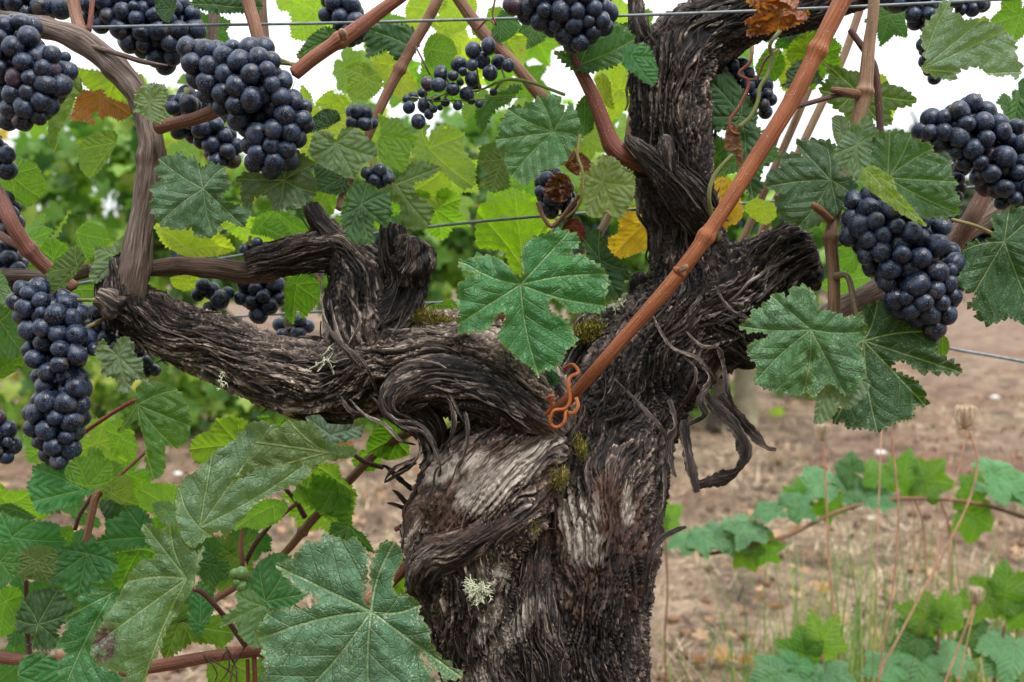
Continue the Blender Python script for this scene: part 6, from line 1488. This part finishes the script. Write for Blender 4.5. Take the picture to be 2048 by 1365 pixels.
bunch('bunch at the left edge behind the pinkish cane', [(5, 410, 36), (20, 445, 30)], 16, .66, G, seed=24)
bunch('bunch at the left edge below the pinkish cane', [(10, 510, 38), (30, 545, 38), (20, 575, 22)], 17, .68, G, seed=25)
bunch('bunch at the lower left edge over bare ground', [(-10, 860, 44), (0, 890, 40)], 16, .64, G, seed=26)
bunch('pair of round grapes and more beside the brown bridging cane', [(410, 580, 28), (445, 600, 30), (425, 605, 26)], 17, .68, G, seed=27, dens=.9)
bunch('dark bunch hanging under the brown bridging cane', [(505, 580, 42), (530, 590, 42), (520, 625, 28)], 16, .69, G, seed=28)
bunch('three grapes showing above the small bent arm', [(500, 492, 22), (535, 495, 24)], 13, .70, G, seed=29, dens=.7)
bunch('blurred dark bunch behind the left arm', [(570, 660, 30), (600, 650, 26)], 15, .78, G, seed=30)
# the loose, poorly filled bunch: every berry where it hangs
t = thing('grape_bunch', P(1040, 160, .62), 'loose straggly bunch with small and large grapes against the sky', 'grape bunch', G)
ax = [(1130, 190), (1060, 165), (1010, 160), (960, 180), (900, 185), (850, 205)]
tube('rachis', [(a, b, .625, 3.4 if i < 3 else 2.2) for i, (a, b) in enumerate(ax)], M_STALK, t, color=(.16, .22, .05, 1), step=.003, sides=7)
for i, (a, b, r) in enumerate([(1130, 295, 48), (1222, 272, 45), (1188, 355, 45), (1280, 365, 45), (1335, 385, 38), (1230, 428, 46), (1048, 382, 50), (1125, 380, 36), (1012, 445, 33), (940, 432, 43), (1122, 465, 44), (1055, 482, 22), (1010, 525, 42), (1093, 553, 45), (925, 500, 45), (865, 490, 42), (835, 545, 30), (780, 568, 32), (740, 580, 25), (757, 630, 35), (852, 618, 48), (898, 640, 25), (810, 713, 44), (968, 600, 28), (935, 632, 18), (1040, 618, 30), (1120, 590, 25), (918, 575, 25), (870, 670, 28), (1165, 610, 25), (1250, 540, 25), (1150, 510, 30), (1070, 420, 26), (960, 480, 30), (1180, 300, 24)]):
    x, y, r = 560 + a / 2.926, b / 2.926, r / 2.926
    d = .62 + ((i * 37) % 7 - 3) * .0035 + (.01 if r < 11 else 0)
    c = P(x, y, d); put_grape(t, c, r * d / FPX)
    k = min(range(len(ax)), key=lambda q: abs(ax[q][0] - x)); e = P(ax[k][0], ax[k][1], .625)
    if i % 3 == 0:
        C = np.array([[*e, .0007], [*((e + c) / 2 + np.array([0, 0, .002])), .0006], [*c, .0006]])
        tube('pedicel', C, M_STALK, t, metres=True, color=(.14, .18, .05, 1), step=.003, sides=5)
# unripe green berries low on the left
t = thing('grape_bunch', P(478, 1140, .68), 'four unripe green grapes low on the left', 'grape bunch')
M_GREEN = mat_plain('unripe_grape', (.085, .17, .04), .4, .5, .25, 60., .1, .002)
for (x, y, r) in ((470, 1148, 11), (483, 1147, 14), (476, 1165, 11), (484, 1174, 12)):
    gme = mesh_np('grape', ICO3[0], ICO3[1], M_GREEN)
    o = link('grape', gme, t); o.location = tuple(P(x, y, .68) - ORIG[t.name]); o.scale = (r * .68 / FPX,) * 3
tube('stalk', [(478, 1150, .685, 2.5), (492, 1140, .69, 2.5), (490, 1125, .70, 3)], M_STALK, t, color=(.15, .08, .05, 1), step=.002, sides=6)

# ------------------------------------------------------------------ lichen and moss on the bark
M_LICH = mat_plain('pale_lichen', (.52, .54, .38), .8, .1, .2, 200., .2, .001)
def lichen(px, py, depth, n, size, label):
    t = thing('lichen', P(px, py, depth), label, 'lichen')
    arr = []
    for k in range(n):
        a = rnd.uniform(0, 6.28); el = rnd.uniform(.1, 1.2)
        d = np.array([math.cos(a), -abs(math.sin(el)) * .6, math.sin(a) * .8]); c = P(px, py, depth) + nrs.randn(3) * size * .12
        pts = [c]
        for j in range(6):
            d = d + nrs.randn(3) * .45; d /= np.linalg.norm(d)
            pts.append(pts[-1] + d * size / 6)
        r = .00033
        arr.append(tube_arrays(np.array([[*p, r * (1 - .1 * i)] for i, p in enumerate(pts)]), step=.0009, sides=5))
        for _ in range(2):
            q = pts[rnd.randrange(2, 6)]; d2 = nrs.randn(3); d2 /= np.linalg.norm(d2)
            arr.append(tube_arrays(np.array([[*q, .0004], [*(q + d2 * size * .16), .0003], [*(q + d2 * size * .26 + nrs.randn(3) * .0006), .00025]]), step=.0009, sides=4))
    V, F, U = multi(arr)
    me = mesh_np('fronds', rel(t, V), F, M_LICH); uvs(me, 'UVMap', U)
    link('fronds', me, t, kind='stuff')
lichen(956, 1180, .59, 50, .0105, 'pale bushy lichen tuft on the lower trunk')
lichen(648, 718, .618, 7, .011, 'thin forked sprig of pale lichen on the left arm')
lichen(1235, 612, .668, 34, .009, 'grey-green lichen on the mossy shoulder')
lichen(440, 765, .63, 6, .009, 'wispy lichen threads under the left arm')
lichen(873, 1198, .62, 6, .003, 'tiny white lichen speck on the trunk edge')
M_MOSS = mat_tinted('moss', [(0, (.05, .05, .012)), (.6, (.17, .15, .025)), (1, (.36, .29, .05))], .2, .8)
def moss(spots, label, rr=.0022):
    cs = np.concatenate([P(x, y, d)[None] + nrs.randn(n, 3) * np.array([sx, .003, .0012 + rr]) for (x, y, d, n, sx) in spots])
    n = len(cs)
    base = lambda k: cs
    V, F, ti = blades(n, 0, 0, base, (.002, .005), .0007, (.5, 1.5), lambda k: nrs.rand(k), 2)
    me = mesh_np('moss', V, F, M_MOSS); attr(me, 'tint', ti, 'FACE')
    link('moss', me, kind='stuff', label=label, cat='moss')
moss([(850, 640, .632, 900, .006), (875, 648, .63, 900, .005), (832, 634, .635, 500, .004)], 'yellow-green moss along the top of the left arm', .0012)
moss([(1175, 668, .668, 1100, .006), (1190, 660, .668, 500, .004)], 'golden moss cushion left of the long cane')
moss([(1165, 905, .618, 160, .002), (1158, 892, .62, 120, .002), (1122, 958, .612, 220, .003), (1115, 965, .612, 120, .002), (1070, 1060, .60, 60, .002)], 'specks of yellow moss in the seam of the trunk')

# ------------------------------------------------------------------ shoots and weeds in the open ground on the right
def shoot(label, path, leaves, r=3, seed=0, name='vine_shoot', kinds=None, col=(.28, .14, .08, 1), dens=12):
    d0 = path[0][2]; gp = 682.5 + FPX * math.tan(math.atan(CAM_Z / d0) - PITCH)
    if path[0][1] > 1250: path = [(path[0][0] + 10, gp, d0)] + path
    root = P(path[0][0], path[0][1], path[0][2])
    t = thing(name, root, label, 'vine shoot')
    tube('stem', [(a, b, c, r) for a, b, c in path], M_CANE, t, color=col, step=.006, sides=8, nodes=(.3, .6), nodeamp=.4)
    for (x, y, d, s, an, k, yw, pt) in leaves:
        if k in ('gb', 'gp'):
            el_ = rnd.uniform(35, 68); yw = -el_ * math.sin(math.radians(an)); pt = -el_ * math.cos(math.radians(an)); s *= 1.05; KIND['gx'] = ((.07, .19, .075), .5, .25, .1); k = 'gx'
        generic(x, y, d - .655, s, an, k, yaw=yw, pit=pt, dens=dens, parent=t, cup=.32, wave=.09, droop=.22, fold=.15, stalk_to=(x + rnd.uniform(-12, 12), y + 22))
    return t
shoot('long shoot with bluish-green leaves trailing over the straw at the right', [(2300, 1120, 1.40), (2048, 1035, 1.38), (1940, 1005, 1.36), (1800, 998, 1.34), (1680, 1022, 1.32), (1580, 1070, 1.3), (1500, 1090, 1.3), (1440, 1105, 1.3), (1400, 1110, 1.3)],
      [(1380, 1080, 1.3, 46, 250, 'gb', 20, -35), (1400, 1075, 1.29, 44, 130, 'gp', 10, -30), (1435, 1070, 1.3, 50, 300, 'gb', -20, -40), (1460, 1075, 1.3, 48, 60, 'gp', 20, -45), (1500, 1050, 1.3, 52, 200, 'gb', 0, -40), (1490, 1100, 1.3, 44, 150, 'gl', 0, 20), (1530, 1095, 1.3, 42, 140, 'gl', 10, 20), (1545, 1020, 1.3, 46, 270, 'gp', -10, -45), (1590, 1010, 1.31, 50, 60, 'gb', 10, -40),
       (1600, 1000, 1.33, 44, 0, 'gl', 10, 10), (1650, 1010, 1.33, 46, 110, 'gl', 10, 20), (1640, 965, 1.33, 56, 290, 'gb', 0, -50), (1700, 975, 1.34, 56, 60, 'gb', 20, -35), (1740, 985, 1.34, 60, 120, 'gb', 0, -20), (1755, 950, 1.34, 50, 0, 'gl', 0, -30), (1810, 960, 1.35, 62, 20, 'gl', 20, 10), (1850, 960, 1.35, 60, 100, 'gl', 0, 20), (1700, 940, 1.34, 44, 300, 'g', 0, -40),
       (1945, 985, 1.36, 50, 20, 'gl', 10, 10), (1950, 1030, 1.37, 62, 180, 'gl', -10, 10), (1985, 950, 1.37, 70, 130, 'gb', 0, -55), (2040, 975, 1.38, 60, 120, 'gb', 0, -50)], r=4, seed=1)
shoot('leafy sucker at the bottom right corner', [(1990, 1560, 1.25), (1985, 1440, 1.25), (1990, 1350, 1.25), (2010, 1250, 1.24)],
      [(2010, 1190, 1.24, 70, 60, 'gl', 0, 15), (1975, 1200, 1.24, 62, 270, 'gl', 0, 15), (2030, 1290, 1.23, 78, 200, 'gb', 0, -30), (2000, 1310, 1.23, 66, 100, 'gb', 10, -20), (1960, 1270, 1.25, 50, 250, 'g', 10, 10), (2050, 1220, 1.24, 60, 160, 'gl', 10, 10)], seed=2)
shoot('leafy sucker in the grass right of the seed stems', [(1850, 1560, 1.2), (1860, 1420, 1.2), (1870, 1330, 1.2), (1880, 1260, 1.2)],
      [(1860, 1240, 1.2, 66, 290, 'gl', 0, 15), (1890, 1235, 1.2, 58, 60, 'gl', 10, 0), (1840, 1275, 1.2, 60, 250, 'g', 10, 20), (1840, 1320, 1.19, 64, 200, 'gb', 0, -20), (1900, 1310, 1.19, 55, 120, 'gb', 10, -10), (1780, 1330, 1.18, 54, 250, 'gb', 0, -20)], seed=3)
shoot('leafy sucker at the bottom edge left of the tall grass', [(1640, 1560, 1.1), (1640, 1440, 1.1), (1640, 1370, 1.1), (1645, 1310, 1.1)],
      [(1640, 1290, 1.1, 66, 40, 'gl', 0, 10), (1610, 1310, 1.1, 62, 290, 'gl', 0, 0), (1560, 1345, 1.08, 64, 250, 'gb', 0, -30), (1620, 1350, 1.09, 70, 180, 'gb', 0, -20), (1590, 1330, 1.09, 54, 210, 'gp', 10, -30), (1665, 1345, 1.09, 50, 120, 'gb', 0, -15)], seed=4)
shoot('tip of a small shoot close to the right side of the trunk', [(1330, 1300, 1.3), (1335, 1180, 1.3), (1330, 1080, 1.3), (1325, 1040, 1.3)],
      [(1330, 1040, 1.3, 44, 60, 'gl', 10, 0), (1318, 1046, 1.3, 38, 280, 'gl', 10, 0)], seed=5, r=2)
M_STEM = mat_plain('weed_stem', (.3, .2, .12), .6, .3, .3, 70., .2, .001, use_obj=True)
def seedhead(label, path, hd, s, d):
    """dried umbel: thin rays curving up and inwards, on a long stem"""
    path = [(path[0][0] - 5, 682.5 + FPX * math.tan(math.atan(CAM_Z / d) - PITCH))] + path
    t = thing('dried_umbel', P(path[0][0], path[0][1], d), label, 'dried flower', 'dried umbels in the open ground')
    tube('stem', [(a, b, d, 2.1) for a, b in path], M_STEM, t, color=(.36, .19, .12, 1), step=.006, sides=7)
    if hd:
        c = P(hd[0], hd[1], d); R = 1.05 * s * d / FPX
        arr, kn = [], []
        for k in range(30):
            a = k * 2.4; q = (k + .5) / 30
            w = R * math.sqrt(q)
            p = [c - np.array([0, 0, R * .9]), c + np.array([math.cos(a) * w * .8, math.sin(a) * w * .8, -R * .35]), c + np.array([math.cos(a) * w * 1.05, math.sin(a) * w * 1.05, R * .35]), c + np.array([math.cos(a) * w * .75, math.sin(a) * w * .75, R * .95])]
            arr.append(tube_arrays(np.array([[*v, R * .035 * (1 + .6 * (i > 2))] for i, v in enumerate(p)]), step=R * .25, sides=5))
        V, F, U = multi(arr); me = mesh_np('seed_head', rel(t, V), F, M_STEM); uvs(me, 'UVMap', U)
        link('seed_head', me, t, color=(.44, .33, .22, 1), kind='stuff')
        for k in range(4):
            a = k * 1.57 + .4; e = c - np.array([0, 0, R * .9])
            tube('bract', np.array([[*e, .0007], [*(e + np.array([math.cos(a), math.sin(a), .1]) * R * .6), .0006], [*(e + np.array([math.cos(a), math.sin(a), .5]) * R * .9), .0003]]), M_STEM, t, metres=True, color=(.35, .22, .14, 1), step=.002, sides=5)
seedhead('dried umbel on a red stem at the far right', [(1740, 1560), (1755, 1370), (1800, 1270), (1880, 1120), (1935, 1010), (1955, 930), (1945, 880), (1935, 858)], (1930, 836), 24, 1.15)
seedhead('dried umbel below the right-hand leaf cluster', [(1690, 1500), (1680, 1300), (1662, 1170), (1655, 1050), (1650, 940), (1647, 888)], (1645, 866), 17, 1.25)
seedhead('tall bare pinkish stem rising to the dark leaf', [(1735, 1560), (1765, 1300), (1785, 1180), (1797, 1050), (1790, 940), (1780, 850), (1765, 780)], None, 0, 1.1)
seedhead('brown round seed head low at the right', [(1850, 1560), (1880, 1400), (1915, 1300), (1945, 1220), (1950, 1208)], (1951, 1192), 17, 1.15)
seedhead('pale open umbel among the trailing leaves', [(1900, 1100), (1880, 1000), (1870, 960)], (1866, 948), 15, 1.38)
seedhead('second pale umbel among the trailing leaves', [(1850, 1100), (1830, 1000), (1822, 950)], (1820, 938), 12, 1.4)
# fallen leaves and pale stones
FG = 'fallen dry leaves on the straw'
fl = [(1440, 1340, 34, 'curled tan dead leaf at the bottom right of the trunk', (.42, .24, .13)), (1490, 1350, 30, 'orange dead leaf beside the curled tan one', (.40, .16, .05)), (1400, 1345, 26, 'small brown dead leaf nearest the trunk', (.28, .13, .07)), (1640, 1200, 26, 'pinkish dead leaf among the weed stems', (.45, .26, .18)), (690, 910, 28, 'red-brown dead leaf seen under the left arm', (.38, .12, .06)), (880, 1290, 30, 'orange dead leaf left of the foot of the trunk', (.42, .15, .06)), (860, 1260, 24, 'rusty dead leaf above the orange one', (.34, .12, .07)), (1545, 1230, 18, 'little dead leaf in the middle of the open ground', (.3, .15, .09))]
for (x, y, s, lb, c) in fl:
    g0 = ground_at(x, y)
    dd = float(g0[1] / _cp)
    rs = np.random.RandomState(x)
    pl = template(rs, 1.0)
    tp = [(math.sin(math.radians(a)) * r, math.cos(math.radians(a)) * r) for a, r in ((0, .98), (57, .9), (-57, .9), (117, .74), (-117, .74))]
    sm = s * dd / FPX * 1.3; rot = rs.rand() * 6.28; sdd = rs.rand() * 40
    def place(U, vd, ed, sm=sm, rot=rot, sdd=sdd, g0=g0):
        x_, y_ = U[:, 0], U[:, 1]; r = np.hypot(x_, y_)
        z = .35 * r * r + .5 * noise3(x_ * 1.6 + sdd, y_ * 1.6, .3) + .35
        X = x_ * math.cos(rot) - y_ * math.sin(rot); Yy = x_ * math.sin(rot) + y_ * math.cos(rot)
        return np.stack([g0[0] + sm * X * .8, g0[1] + sm * Yy * .8, .012 + sm * z], -1)
    res = leaf_mesh(pl, np.zeros(2), tp, 1.0, 14, .3, place, rs, None)
    o = finish_leaf(res, 'dr', None, lb, name='fallen_leaf', size=1.0, org=np.zeros(2), col=c)
    tag(o, cat='leaf', group=FG)
M_STONE = mat_plain('white_flint', (.62, .60, .56), .7, .3, .15, 40., .3, .003)
for (x, y, s, lb) in ((1762, 913, 13, 'white stone above the trailing shoot'), (1690, 938, 9, 'pale stone left of the white one'), (1715, 1022, 9, 'small white stone under the trailing shoot'), (1742, 1045, 7, 'smallest white stone right of the seed stem'), (1755, 1236, 6, 'tiny pale stone in the grass'), (1990, 800, 10, 'upright pale stone at the far right'), (356, 955, 9, 'white stone left of the slanting shoot'), (495, 1085, 8, 'white stone beside the bright leaf'), (430, 850, 10, 'pale stone below the left arm')):
    g0 = ground_at(x, y); V = ICO2[0] * (1 + .15 * noise3(ICO2[0][:, 0] * 2 + x, ICO2[0][:, 1] * 2, ICO2[0][:, 2] * 2))[:, None] * np.array([1, .7, .5])
    dd = float(g0[1]); me = mesh_np('stone', V * s * dd / FPX + g0 + np.array([0, 0, .012]), ICO2[1], M_STONE)
    link('stone', me, label=lb, cat='stone', group='pale stones on the bare ground')
